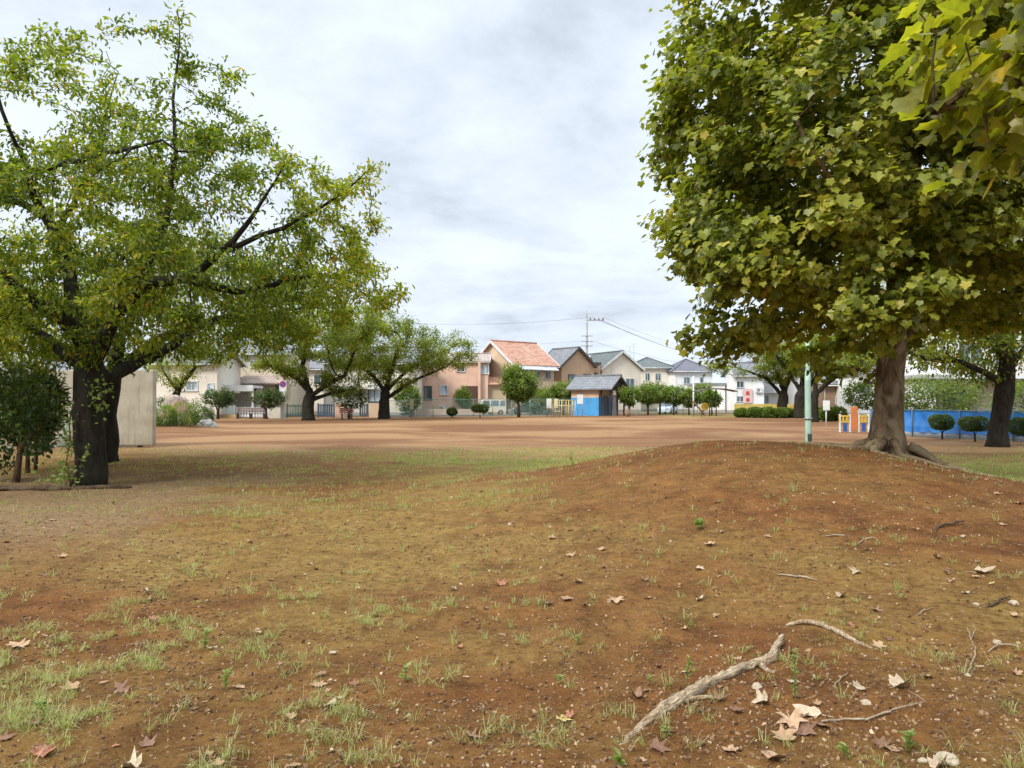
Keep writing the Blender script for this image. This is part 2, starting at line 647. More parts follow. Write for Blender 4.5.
gx = spaced(-2500, 2500, -7, 8, .075, 1.05)
gy = spaced(-200, 5000, 2.2, 17, .075, 1.045)
X, Y = np.meshgrid(gx, gy)
Z = gz(X, Y, True)
V = np.stack([X, Y, Z], -1).reshape(-1, 3)
nx = len(gx); ny = len(gy)
ii, jj = np.meshgrid(np.arange(nx - 1), np.arange(ny - 1))
a = (jj * nx + ii).ravel()
F = np.stack([a, a + 1, a + nx + 1, a + nx], 1)
me = np_mesh('ground', V, F, True)


def region_masks(x, y):
    w = (fbm(x * .5, y * .5, 21, 6, .65) - .5) * 1.3
    px = 512 + x / np.maximum(y, .5) * FPX
    # pale packed field, far
    field = smooth(19, 27, y + w * 7)
    # grass cover: band ahead of the mound and lawns
    g1 = np.exp(-((y - 20.5 - w * 9) / 4.6) ** 2) * np.exp(-((x + .6 - w * 7) / 5.0) ** 2) * (.45 + .55 * smooth(.4, .6, fbm(x * .9, y * .9, 37, 3)))
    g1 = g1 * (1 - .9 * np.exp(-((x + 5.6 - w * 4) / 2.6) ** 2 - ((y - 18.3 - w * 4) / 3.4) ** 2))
    g2 = .85 * smooth(7.5, 9.5, x + w * 2) * smooth(10, 13, y) * smooth(24, 19, y + w * 4)
    g3 = .12 * smooth(.45, .62, fbm(x * .8, y * .8, 33, 3)) * smooth(11, 5, y)
    g4 = .25 * smooth(1, -2.5, x + w * 3) * smooth(12, 4, y) * smooth(.35, .6, fbm(x * .7, y * .7, 35, 3))
    g5 = .8 * smooth(70, 73, y) * smooth(14, 18, x)
    # grey gravelly soil by the left cherry
    grey = .8 * smooth(-3.4, -6.2, x + w * 5) * smooth(5.5, 10.5, y + w * 6) * smooth(19, 15, y + w * 3)
    red = smooth(.40, .72, fbm(x * .34 + 4, y * .34, 41, 5, .65))
    mo = smooth(.12, .3, np.exp(-((x - 4.15) / 3.1) ** 2 - ((y - 12.3 - w * 2) / 4.4) ** 2))
    red = np.clip(red + .62 * mo + .5 * np.exp(-((x - 3.0) / 2.2) ** 2 - ((y - 13.4) / 1.5) ** 2), 0, 1)
    red = np.clip(red + np.exp(-((x + 5.4 - w * 4) / 2.6) ** 2 - ((y - 18.2 - w * 4) / 3.2) ** 2), 0, 1)  # damp red soil with the left cherry's shade painted into it
    red = np.clip(red + .9 * np.exp(-((x + 1.3 - w * 2) / 1.7) ** 2 - ((y - 3.8 - w) / .8) ** 2), 0, 1)
    mound = mo
    red = red * smooth(26, 21, y)
    grass = np.clip((g1 + g2 + g3 + g4) * (1 - .93 * mound) + g5, 0, 1)
    return field, grass, grey, red


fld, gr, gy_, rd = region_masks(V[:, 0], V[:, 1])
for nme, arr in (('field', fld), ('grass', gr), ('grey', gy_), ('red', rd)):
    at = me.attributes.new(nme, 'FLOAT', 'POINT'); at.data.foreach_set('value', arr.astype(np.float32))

m, nt, b = nm('soil')


def attr(nt, n):
    q = nt.nodes.new('ShaderNodeAttribute'); q.attribute_name = n; return q.outputs['Fac']


co = objco(nt)
n_big = noise(nt, co, .55, 6, .6, .4)
n_mid = noise(nt, co, 2.6, 7, .68, .3)
n_fine = noise(nt, co, 13, 8, .75)
n_grit = noise(nt, co, 60, 5, .8)
soil = mixc(nt, mapr(nt, n_mid, .36, .66), (.12, .055, .014), (.325, .165, .047))
olive = mixc(nt, mapr(nt, n_fine, .4, .62), (.165, .095, .021), (.365, .235, .067))
soil = mixc(nt, mapr(nt, math_n(nt, 'ADD', math_n(nt, 'MULTIPLY', n_big, .65), math_n(nt, 'MULTIPLY', n_mid, .35)), .34, .6), soil, olive)
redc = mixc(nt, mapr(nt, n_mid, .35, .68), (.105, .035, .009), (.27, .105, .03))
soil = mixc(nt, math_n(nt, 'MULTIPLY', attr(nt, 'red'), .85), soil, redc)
greyc = mixc(nt, mapr(nt, n_fine, .35, .65), (.18, .115, .06), (.38, .28, .165))
soil = mixc(nt, math_n(nt, 'MULTIPLY', attr(nt, 'grey'), .8), soil, greyc)
# far playing field: bands of pale sand over red earth
sx_ = nt.nodes.new('ShaderNodeMapping'); sx_.inputs['Scale'].default_value = (.075, .12, 1)
nt.links.new(co, sx_.inputs[0])
bands = noise(nt, sx_.outputs[0], 1.0, 6, .62, .8)
fieldc = mixc(nt, mapr(nt, bands, .43, .57), (.17, .072, .033), (.35, .205, .1))
fieldc = mixc(nt, mapr(nt, n_mid, .3, .7, 0, .35), fieldc, (.22, .12, .06))
soil = mixc(nt, math_n(nt, 'MULTIPLY', attr(nt, 'field'), .92), soil, fieldc)
gm = math_n(nt, 'MULTIPLY', attr(nt, 'grass'), mapr(nt, n_mid, .32, .62, .15, 1))
gcol = mixc(nt, mapr(nt, n_fine, .38, .64), (.18, .145, .035), (.36, .31, .095))
soil = mixc(nt, math_n(nt, 'MINIMUM', math_n(nt, 'MULTIPLY', gm, 1.0), .85), soil, gcol)
# worn pale specks and darker damp crumbs
soil = mixc(nt, mapr(nt, n_grit, .57, .70, 0, .65), soil, (.5, .37, .2))
soil = mixc(nt, mapr(nt, n_grit, .45, .33, 0, .7), soil, (.045, .024, .01))
soil = mixc(nt, mapr(nt, n_fine, .46, .34, 0, .5), soil, (.07, .036, .015))
vor = nt.nodes.new('ShaderNodeTexVoronoi'); vor.inputs['Scale'].default_value = 34
nt.links.new(co, vor.inputs['Vector'])
sepv = nt.nodes.new('ShaderNodeSeparateColor'); nt.links.new(vor.outputs['Color'], sepv.inputs[0])
spk = math_n(nt, 'MULTIPLY', mapr(nt, vor.outputs['Distance'], .30, .16), mapr(nt, sepv.outputs[0], .86, .9))
soil = mixc(nt, math_n(nt, 'MULTIPLY', spk, .7), soil, (.45, .35, .23))
nt.links.new(soil, b.inputs['Base Color'])
b.inputs['Roughness'].default_value = .95
b.inputs['Specular IOR Level'].default_value = .15
hsum = math_n(nt, 'ADD', math_n(nt, 'MULTIPLY', n_mid, 1.2), math_n(nt, 'ADD', math_n(nt, 'MULTIPLY', n_fine, .6), math_n(nt, 'MULTIPLY', n_grit, .25)))
bump(nt, b, hsum, 1.0, .06)
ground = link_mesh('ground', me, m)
tag(ground, kind='structure')

# ------------------------------------------------------------------ grass, litter (uncountable)
def blades(name, cx, cy, nb, hgt, lean, mat, spread=.05, wid=.0035, kind='stuff'):
    """many blades around tuft centres"""
    T = len(cx)
    rep = np.repeat(np.arange(T), nb)
    n = len(rep)
    hh = np.repeat(hgt, nb) * RNG.uniform(.4, 1.15, n)
    ang = RNG.uniform(0, 2 * PI, n)
    r = np.abs(RNG.normal(size=n)) * np.repeat(spread, nb) if hasattr(spread, '__len__') else np.abs(RNG.normal(size=n)) * spread
    bx = cx[rep] + np.cos(ang) * r; by = cy[rep] + np.sin(ang) * r
    bz = gz(bx, by, True) - .004
    out = RNG.uniform(.15, 1.0, n) * lean
    a2 = ang + RNG.normal(size=n) * .6
    dx = np.cos(a2); dy = np.sin(a2)
    w = wid * (1 + cy[rep] / 9.0)
    sxv = -dy * w; syv = dx * w
    mid = np.stack([bx + dx * hh * out * .35, by + dy * hh * out * .35, bz + hh * .62], 1)
    end = np.stack([bx + dx * hh * out, by + dy * hh * out, bz + hh * np.clip(1 - out * .45, .3, 1)], 1)
    s = np.stack([sxv, syv, np.zeros(n)], 1); b0 = np.stack([bx, by, bz], 1)
    V = np.stack([b0 - s, b0 + s, mid + s * .8, mid - s * .8, end], 1).reshape(-1, 3)
    base = (np.arange(n) * 5)[:, None]
    F = np.concatenate([base + np.array([0, 1, 2]), base + np.array([0, 2, 3]), base + np.array([3, 2, 4])], 0)
    val = np.repeat(np.clip(RNG.normal(.5, .22, n), 0, 1), 5)
    o = link_mesh(name, np_mesh(name, V, F, False, val), mat)
    return o


def scatter(n, y0, y1, wfun, power=1.0):
    """points in the view wedge, denser near"""
    out = []
    while sum(len(o) for o in out) < n:
        k = n * 3
        y = y0 * (y1 / y0) ** (RNG.random(k) ** power)
        x = RNG.uniform(-.8, .8, k) * y
        ok = RNG.random(k) < wfun(x, y)
        out.append(np.stack([x[ok], y[ok]], 1))
    return np.vstack(out)[:n]


def w_grass(x, y):
    f, g, gg, r = region_masks(x, y)
    pat = smooth(.5, .66, fbm(x * 2.3 + 3, y * 2.3, 51, 3))
    left = smooth(.2, -2.0, x) * smooth(8, 4.0, y)
    mound = np.exp(-((x - 4.3) / 3.4) ** 2 - ((y - 12.6) / 4.2) ** 2)
    return np.clip(g * .7 * (.12 + pat) + pat * .16 + .02 + left * pat * .5, 0, 1) * (1 - .85 * mound) * (1 - gg * .8) * smooth(30, 24, y)


c = scatter(1150, 3.2, 13, w_grass)
o1 = blades('grass', c[:, 0], c[:, 1], 15, RNG.uniform(.03, .12, len(c)) * 1.0, 1.9, M_GRASS, .02, .0011)
tag(o1, 'short sparse grass growing through the near bare soil', 'grass', kind='stuff')
c = scatter(9000, 11, 27, w_grass)
o1 = blades('grass', c[:, 0], c[:, 1], 7, RNG.uniform(.03, .1, len(c)), 1.0, M_GRASS, .09, .0016)
tag(o1, 'pale green grass patch in front of the playing field', 'grass', kind='stuff')


def w_lit(x, y):
    near = np.exp(-((x - 1.4) ** 2) / 1.2 - ((y - 4.1) ** 2) / .6)
    return np.clip(.25 + .5 * smooth(.45, .6, fbm(x * 1.1, y * 1.1, 61, 3)) + near, 0, 1)


def chips(name, n, y0, y1, size, mat, shape_pts=5):
    c = scatter(n, y0, y1, w_lit)
    k = 5
    ang = np.sort(RNG.uniform(0, 2 * PI, (n, k)), 1)
    s = size * RNG.uniform(.35, 1.3, (n, 1)) * RNG.uniform(.55, 1.2, (n, k)) * (1 + c[:, 1:2] / 25)
    asp = RNG.uniform(.4, 1, (n, 1)); rot = RNG.uniform(0, PI, (n, 1))
    lx = np.cos(ang) * s; ly = np.sin(ang) * s * asp
    x = c[:, :1] + lx * np.cos(rot) - ly * np.sin(rot)
    y = c[:, 1:2] + lx * np.sin(rot) + ly * np.cos(rot)
    z0 = gz(c[:, 0], c[:, 1], True)[:, None]
    tilt = RNG.normal(size=(n, 2)) * .35
    z = z0 + .004 + s.mean(1, keepdims=True) * .25 + tilt[:, :1] * (x - c[:, :1]) + tilt[:, 1:] * (y - c[:, 1:2])
    top = np.stack([x, y, z], -1)
    cen = np.stack([c[:, 0], c[:, 1], z.mean(1) + s.mean(1) * .35], -1)[:, None]
    skirt = np.stack([c[:, :1] + (x - c[:, :1]) * .8, c[:, 1:2] + (y - c[:, 1:2]) * .8, np.repeat(z0 - .004, k, 1)], -1)
    V = np.concatenate([top, cen, skirt], 1).reshape(-1, 3)
    b0 = (np.arange(n) * (2 * k + 1))[:, None]
    Fs = []
    for i in range(k):
        j = (i + 1) % k
        Fs += [b0 + np.array([i, j, k]), b0 + np.array([k + 1 + i, k + 1 + j, j]), b0 + np.array([k + 1 + i, j, i])]
    F = np.concatenate(Fs, 0)
    return link_mesh(name, np_mesh(name, V, F, False, np.repeat(RNG.random(n), 2 * k + 1)), mat)


def litter_mat(name, stops, rough=.9):
    m, nt, b = nm(name)
    q = attr(nt, 'v')
    nt.links.new(ramp(nt, q, stops), b.inputs['Base Color'])
    b.inputs['Roughness'].default_value = rough
    return m


M_LIT = litter_mat('litter_bits', [(0, (.12, .06, .03)), (.4, (.22, .125, .06)), (.75, (.34, .21, .11)), (1, (.5, .38, .24))])
M_PEB = litter_mat('gravel_bits', [(0, (.14, .09, .05)), (.6, (.28, .2, .12)), (1, (.5, .4, .28))])
o1 = chips('leaf_litter', 5600, 3.2, 16, .011, M_LIT)
tag(o1, 'crumbled dry leaf litter scattered over the soil', 'litter', kind='stuff')
o1 = chips('gravel', 1900, 3.2, 12, .0075, M_PEB)
tag(o1, 'small pale gravel strewn over the soil', 'gravel', kind='stuff')
o1 = chips('clods', 6500, 3.2, 11, .013, litter_mat('soil_crumbs', [(0, (.08, .04, .018)), (.6, (.16, .085, .038)), (1, (.24, .15, .07))]))
tag(o1, 'loose crumbs of brown soil on the ground', 'soil', kind='stuff')
#PART2
# ------------------------------------------------------------------ left cherry tree
D0 = 14.9


def q(px, py, dy=0.0): return P(px, py, D0 + dy)


g0 = (q(90, 485)[0], D0, gh(q(90, 485)[0], D0) - .12)
main = [g0, q(90, 455), q(90, 415), q(89, 375, .05), q(86, 345, .1)]
chains = [
    (None, main),
    (1, [q(89, 375), q(108, 335, -.2), q(122, 308, -.4), q(143, 283, -.6), q(185, 279, -.9), q(222, 253, -1.2), (q(257, 212, -1.6)), q(285, 165, -1.8)]),
    (.45, [q(143, 283, -.6), q(150, 255, -.3), q(170, 212, 0), q(172, 160, .3), q(180, 138, .4), q(170, 100, .5), q(182, 45, .6), q(178, 8, .6)]),
    (.5, [q(185, 279, -.9), q(240, 293, -.2), q(300, 275, .5), q(352, 281, .9)]),
    (1, [q(86, 345, .1), q(60, 312, -.4), q(28, 296, -.9), q(-5, 272, -1.4), q(-70, 240, -2)]),
    (1, [q(86, 345, .1), q(72, 300, .4), q(66, 262, .6), q(48, 215, .8), q(18, 202, 1), q(-30, 190, 1.4)]),
    (.45, [q(66, 262, .6), q(58, 220, 1.2), q(76, 204, 1.2), q(90, 165, 1.2), q(118, 70, 1.5)]),
    (.4, [q(48, 215, .8), q(30, 195, -.2), q(32, 172, -.8), q(8, 130, -1.4), q(-10, 70, -1.6)]),
    (.28, [q(32, 172, -.8), q(90, 158, -1.5), q(160, 142, -2.2)]),
    (1, [q(90, 380), q(118, 372, .8), q(160, 352, 1.7), q(215, 318, 2.8), q(270, 310, 3.6)]),
    (.6, [q(88, 365, .1), q(62, 356, .3), q(40, 330, .8), q(0, 308, 1.6), q(-60, 300, 2.2)]),
    (.5, [q(86, 345, .1), q(98, 318, 1), q(110, 270, 2), q(150, 230, 2.8), q(215, 200, 3.6)]),
    (.3, [q(222, 253, -1.2), q(262, 236, -.8), q(320, 210, -.6), q(372, 168, -.6)]),
]
ells = [(-8.6, 15.4, 4.9, 5.2, 4.2, 3.3, 1.0), (-5.3, 15.6, 4.6, 2.9, 3.2, 1.9, 1.3), (-8.2, 15.4, 7.2, 3.5, 3.0, 1.9, .55), (-4.3, 15.0, 5.5, 1.9, 2.0, 1.2, 1.0),
        (-6.0, 15.4, 3.4, 3.0, 3.2, .95, 1.9), (-3.2, 15.2, 3.9, 1.6, 2.0, .65, 2.4), (-2.7, 14.9, 3.6, .9, 1.2, .4, 3), (-12.5, 15.5, 5.2, 3.0, 3.5, 2.4, .7)]
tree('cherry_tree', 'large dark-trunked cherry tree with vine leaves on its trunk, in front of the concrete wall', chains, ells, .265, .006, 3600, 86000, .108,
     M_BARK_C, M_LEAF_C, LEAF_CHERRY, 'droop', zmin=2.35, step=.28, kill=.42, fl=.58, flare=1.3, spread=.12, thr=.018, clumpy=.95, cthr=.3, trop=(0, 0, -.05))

# second cherry right behind it
D1 = 20.5


def q(px, py, dy=0.0): return P(px, py, D1 + dy)


bx = q(107, 457)[0]
chains = [
    (None, [(bx, D1, gh(bx, D1) - .1), q(108, 430), q(109, 400), q(112, 365), q(118, 345)]),
    (1, [q(113, 380), q(140, 350, .3), q(190, 325, .8), q(250, 318, 1.4)]),
    (1, [q(118, 345), q(95, 320, .5), q(50, 300, 1), q(0, 290, 1.4)]),
    (1, [q(118, 345), q(135, 310, .6), q(160, 280, 1), q(175, 250, 1.4)]),
    (1, [q(113, 390), q(90, 360, -.6), q(40, 330, -1.5)]),
]
ells = [(bx + .3, D1 + .8, 4.6, 6.0, 4, 2.1, 1), (bx + 3.2, D1 + .6, 3.9, 3.3, 3, 1.3, .8)]
tree('cherry_tree', 'darker second cherry tree standing close behind the large left one', chains, ells, .24, .01, 1300, 20000, .13,
     M_BARK_C, M_LEAF_C, LEAF_CHERRY, 'droop', zmin=2.5, step=.38, kill=.6, flare=1.3, spread=.24, thr=.03, trop=(0, 0, -.04))

# ------------------------------------------------------------------ plane tree on the mound
D2 = 14.2


def q(px, py, dy=0.0): return P(px, py, D2 + dy)


bx = q(886, 455)[0]
bz = gh(bx, D2)
chains = [
    (None, [(bx, D2, bz - .25), (bx, D2, bz + .05), q(887, 430), q(889, 390), q(893, 340, .1), q(899, 280, .1), q(907, 215, .1), q(915, 140, 0), q(918, 60, 0), q(920, -40, 0), q(922, -180, 0)]),
    (1, [q(895, 325), q(850, 300, -.9), q(790, 280, -1.8), q(720, 262, -2.2)]),
    (1, [q(893, 345), q(925, 320, .8), q(990, 300, 1.4), q(1060, 280, 1.6)]),
    (1, [q(900, 275), q(870, 230, -1.4), q(830, 180, -2.6), q(800, 130, -3.0)]),
    (1, [q(904, 240), q(950, 200, -1), q(1010, 170, -1.8), q(1090, 140, -2)]),
    (1, [q(910, 180), q(850, 130, .4), q(770, 80, .6), q(690, 40, .4)]),
    (1, [q(897, 300), q(860, 285, 1.4), q(790, 250, 2.6), q(720, 215, 3)]),
    (1, [q(915, 130), q(960, 60, .7), q(1040, -10, 1)]),
    (1, [q(917, 90), q(870, 20, -1.2), q(820, -60, -2)]),
    (1, [q(919, 10), q(850, -70, 0), q(760, -120, 0)]),
    (1, [q(893, 340), q(880, 325, -1.5), q(850, 310, -2.6)]),
]
ells = [(6.6, 14.2, 6.6, 4.15, 3.9, 3.4, 1.0), (6.7, 14.2, 9.4, 3.9, 3.6, 2.8, .7), (6.4, 14.1, 4.4, 3.6, 3.3, 1.6, 1.1), (9.8, 14.4, 5.6, 2.6, 3.2, 2.8, .7), (3.9, 14.0, 7.3, 1.35, 2.2, 2.2, 1.1), (3.9, 14.0, 4.9, 1.3, 2.0, 1.3, 2.2), (7.4, 12.8, 3.3, 3.0, 1.7, .7, .8), (6.0, 15.2, 3.0, 3.0, 2.2, .75, 1.6), (4.6, 13.4, 3.6, 1.7, 1.7, .8, 1.3), (10.0, 14.5, 3.4, 2.6, 2.4, .8, 1.2)]
pt = tree('plane_tree', 'big leafy plane tree with bare roots on the flank of the earth mound', chains, ells, .24, .011, 3200, 98000, .122,
          M_BARK_P, M_LEAF_P, LEAF_PLANE, 'plane', zmin=2.45, step=.32, kill=.5, flare=2.0, flen=.42, fl=.35, spread=.2, thr=.03, clumpy=.75, cthr=.34, hollow=.2, trop=(0, 0, 0))
# its surface roots
rootspec = [
    [(-.28, -.28, .30), (-.6, -.5, .06), (-1.0, -.55, .03), (-1.5, -.3, .02), (-2.0, -.1, -.03)],
    [(-.3, -.05, .24), (-.75, -.1, .05), (-1.3, .12, .03), (-1.9, .35, -.04)],
    [(-.05, -.42, .34), (-.15, -.85, .08), (.3, -1.25, .03), (.8, -1.6, -.03)],
    [(.28, -.3, .32), (.7, -.6, .07), (1.15, -.95, .03), (1.7, -1.5, -.04)],
    [(.36, -.12, .3), (.8, -.3, .06), (1.3, -.65, .02), (1.9, -.8, -.04)],
    [(-.22, -.4, .3), (-.7, -.95, .05), (-.5, -1.4, .02), (-.2, -1.8, -.04)],
    [(.35, .2, .3), (.9, .3, .06), (1.6, .2, -.03)],
    [(-.1, .4, .3), (-.3, .9, .05), (-.8, 1.4, -.03)],
]
for spec in rootspec:
    pts = []; rr = []
    for k in range(len(spec) - 1):
        for s in range(5):
            t = s / 5
            x = spec[k][0] * (1 - t) + spec[k + 1][0] * t + random.uniform(-.025, .025)
            y = spec[k][1] * (1 - t) + spec[k + 1][1] * t + random.uniform(-.025, .025)
            z = spec[k][2] * (1 - t) + spec[k + 1][2] * t
            pts.append((x, y, gh(bx + x, D2 + y) + z * .8 - (bz - .25) - .025))
            f = (k + t) / (len(spec) - 1)
            rr.append(.068 * (1 - f) ** .9 + .012)
    mb = MB(); mb.tube(pts, rr, 9, wob=.12)
    mb.build('root', M_BARK_P, pt)

# ------------------------------------------------------------------ overhanging plane branch (its trunk stands outside the frame)
tb = (5.6, 2.2)
chains = [
    (None, [(tb[0], tb[1], gh(*tb) - .15), (5.6, 2.2, 1.2), (5.5, 2.25, 2.4), (5.4, 2.3, 3.6), (5.4, 2.3, 5.2), (5.4, 2.4, 7)]),
    (1, [(5.45, 2.27, 3.0), (4.8, 3.1, 3.9), (4.1, 3.9, 4.15), (3.45, 4.5, 4.0), (3.0, 4.8, 3.75), (2.7, 4.9, 3.5)]),
    (1, [(4.1, 3.9, 4.15), (3.8, 4.6, 4.4), (3.1, 5.0, 4.5)]),
    (1, [(4.8, 3.1, 3.9), (4.6, 4.2, 4.0), (4.2, 5.0, 3.6)]),
]
ells = [(2.95, 4.75, 3.75, .6, .45, .7, 9.0), (3.15, 4.7, 3.15, .45, .4, .4, 9.0), (3.7, 4.6, 3.9, .8, .7, .8, 2.0), (5.2, 2.9, 5.6, 1.9, 1.6, 1.9, .15)]


def near_clip(a):
    # the hanging spray thins out towards its tips
    low = 4.0 - .93 * np.clip((a[:, 0] - 2.4) / .55, 0, 1) ** .7
    return ((a[:, 2] > low) & (a[:, 0] > 2.38)) | (a[:, 1] < 3.6)


tree('plane_tree', 'yellowing plane tree whose near leafy branch hangs into the upper right corner', chains, ells, .3, .006, 1200, 3200, .125,
     M_BARK_P, M_LEAF_N, LEAF_PLANE, 'plane', zmin=2.5, step=.16, kill=.24, infl=1.6, flare=1.3, spread=.1, thr=.02, filt=near_clip)

# ------------------------------------------------------------------ second tree at right, by the blue fence
D3 = 27.0


def q(px, py, dy=0.0): return P(px, py, D3 + dy)


bx = q(998, 447)[0]
chains = [
    (None, [(bx, D3, gh(bx, D3) - .1), q(999, 430), q(1003, 400), q(1006, 370), q(1008, 340), q(1012, 300), q(1015, 240), q(1015, 170)]),
    (1, [q(1004, 385), q(985, 372, -.5), q(955, 360, -1), q(925, 360, -1.4), q(890, 345, -1.8)]),
    (1, [q(1006, 368), q(1030, 345, .4), q(1080, 320, 1)]),
    (1, [q(1008, 340), q(975, 310, .8), q(930, 280, 1.6)]),
    (1, [q(1012, 300), q(1060, 260, -.6), q(1120, 240, -1)]),
    (1, [q(1006, 360), q(990, 340, -1.6), q(960, 330, -3)]),
]
ells = [(bx - .3, D3, 6.6, 5.5, 4.5, 3.2, 1), (bx - 2.6, D3 - .6, 4.1, 3.4, 3.2, 1.2, 1.1), (bx + 2, D3, 4.6, 3.2, 3, 2, .6), (bx - 3.6, D3 + .6, 3.4, 2.4, 2.6, .7, 1.6), (bx - .6, D3 + 1.5, 3.3, 2.2, 2.0, .7, 1.4)]
tree('cherry_tree', 'dark trunked tree with low spreading boughs in front of the blue fence', chains, ells, .29, .012, 1700, 32000, .15,
     M_BARK_C, M_LEAF_C, LEAF_CHERRY, 'droop', zmin=2.4, step=.4, kill=.65, flare=1.5, spread=.26, thr=.04)


# ------------------------------------------------------------------ mid distance trees
def far_tree(px, py, Dt, label, limbs, ells, R, nleaf, natt=700, lsize=.17, zmin=2.2, name='cherry_tree', mat=None, min_r=.013, cat='tree', step=.6, spread=.42):
    x0 = P(px, py, Dt)[0]
    ch = [(None, [(x0, Dt, gh(x0, Dt) - .1), (x0, Dt, 1.2), (x0 + .1, Dt, 2.4)])]
    for l in limbs: ch.append((1, [(x0 + a, Dt + b_, c_) for a, b_, c_ in l]))
    es = [(x0 + e[0], Dt + e[1], e[2], *e[3:]) for e in ells]
    return tree(name, label, ch, es, R, .016, natt, nleaf, lsize, M_BARK_C, mat or M_LEAF_CF, LEAF_OVAL, 'droop', zmin=zmin, step=step, kill=1.0, infl=4,
                flare=1.35, spread=spread * .8, thr=.05, min_r=min_r, cat=cat, clumpy=.5, cthr=.36)


far_tree(384, 418, 68, 'spreading cherry tree with forked black trunk left of the pink house',
         [[(0, 0, 1.6), (1.4, -.3, 2.6), (3.2, -.4, 3.6), (5.5, 0, 4.6)], [(.1, 0, 2.4), (-1, 0, 3.8), (-3, .3, 5.4)], [(.1, 0, 2.4), (.6, .4, 4.4), (1.4, .8, 7)],
          [(.1, 0, 2.4), (2, 1, 4.4), (5, 2, 6)]],
         [(-.6, 0, 7.0, 4.9, 4.2, 3.2, 1), (3.6, 0, 6.3, 4.8, 3.5, 2.4, 1), (-2.2, 0, 4.4, 3.4, 3.4, 1.4, .7), (6.4, 0, 5.3, 2.4, 2, 1.0, .8), (1.5, 0, 3.9, 2.4, 2.6, .9, .5)], .45, 34000, lsize=.2)
far_tree(308, 420, 62, 'thick trunked cherry tree beside the no parking sign',
         [[(0, 0, 1.8), (1.4, -.3, 2.8), (3, -.4, 3.6)], [(.1, 0, 2.4), (-1.2, 0, 3.6), (-3.6, .3, 4.6)], [(.1, 0, 2.4), (-.6, .4, 4.4), (-.4, .8, 6)],
          [(0, 0, 1.6), (1.8, .6, 2.2), (3.6, 1, 2.6)]],
         [(-.6, 0, 6.6, 5.0, 4, 3.0, 1), (3.2, -.5, 6.9, 4.0, 3.5, 3.1, 1), (-2.6, 0, 4.2, 2.6, 3.0, 1.1, .8), (1.8, 0, 3.6, 2.6, 2.4, 1.0, .7)], .45, 34000, lsize=.2)
far_tree(783, 417, 74, 'cherry tree with straight dark trunk above the green hedge, left of its twin',
         [[(0, 0, 2), (-1.6, 0, 3.8), (-4.5, 0, 4.8)], [(.1, 0, 2.4), (-.6, .4, 4.6), (-1, .8, 6.6)], [(.1, 0, 2.4), (1.2, .6, 4.8), (2, 1, 7)]],
         [(-3.2, 0, 5.2, 4.6, 3.5, 1.5, 1), (-.6, 0, 6.0, 4.0, 4, 2.6, 1), (-6.2, 0, 5.1, 1.8, 2, .7, .8)], .45, 15000, lsize=.22, zmin=3.4)
far_tree(800, 418, 70, 'cherry tree with a thicker dark trunk right of its twin, behind the green pole',
         [[(0, 0, 2), (1.6, 0, 3.8), (4.0, 0, 4.8)], [(.1, 0, 2.4), (.6, .4, 4.6), (1, .8, 6.6)], [(.1, 0, 2.4), (-1.2, .6, 4.8), (-2, 1, 6)]],
         [(2.6, 0, 5.6, 4.4, 3.5, 2.0, 1), (.4, 0, 6.4, 3.6, 4, 2.4, 1)], .5, 14000, lsize=.22, zmin=3.0)
far_tree(814, 422, 58, 'slim tree with a pale brown trunk just right of the green pole',
         [[(0, 0, 2), (1.6, 0, 3.4), (4.4, 0, 4.2)], [(.1, 0, 2.4), (.6, .4, 4.6), (1.5, .8, 5.6)]],
         [(3.0, 0, 4.9, 4.0, 3, 1.3, 1), (.8, 0, 5.6, 3.0, 3, 1.6, 1)], .3, 10000, lsize=.2, zmin=2.9)
far_tree(25, 432, 44, 'loose green tree at the left edge beyond the concrete wall',
         [[(0, 0, 2), (1.2, 0, 3.2), (2.4, 0, 4)], [(.1, 0, 2.4), (-1.6, .4, 4.2), (-2, .8, 5)]],
         [(-1.5, 0, 5.0, 4.0, 3, 1.7, 1)], .3, 6500, lsize=.17, zmin=3.4)
far_tree(175, 424, 56, 'bushy green tree rising behind the concrete wall and the boulder',
         [[(0, 0, 2), (.8, 0, 3.2), (1.4, 0, 4)], [(.1, 0, 2.4), (-1.0, .4, 3.6), (-1.5, .8, 4.4)]],
         [(-.4, 0, 4.2, 2.4, 2, 1.8, 1), (1.8, 0, 5.2, 2.6, 2, 1.6, 1)], .26, 6000, lsize=.17, zmin=2.0)


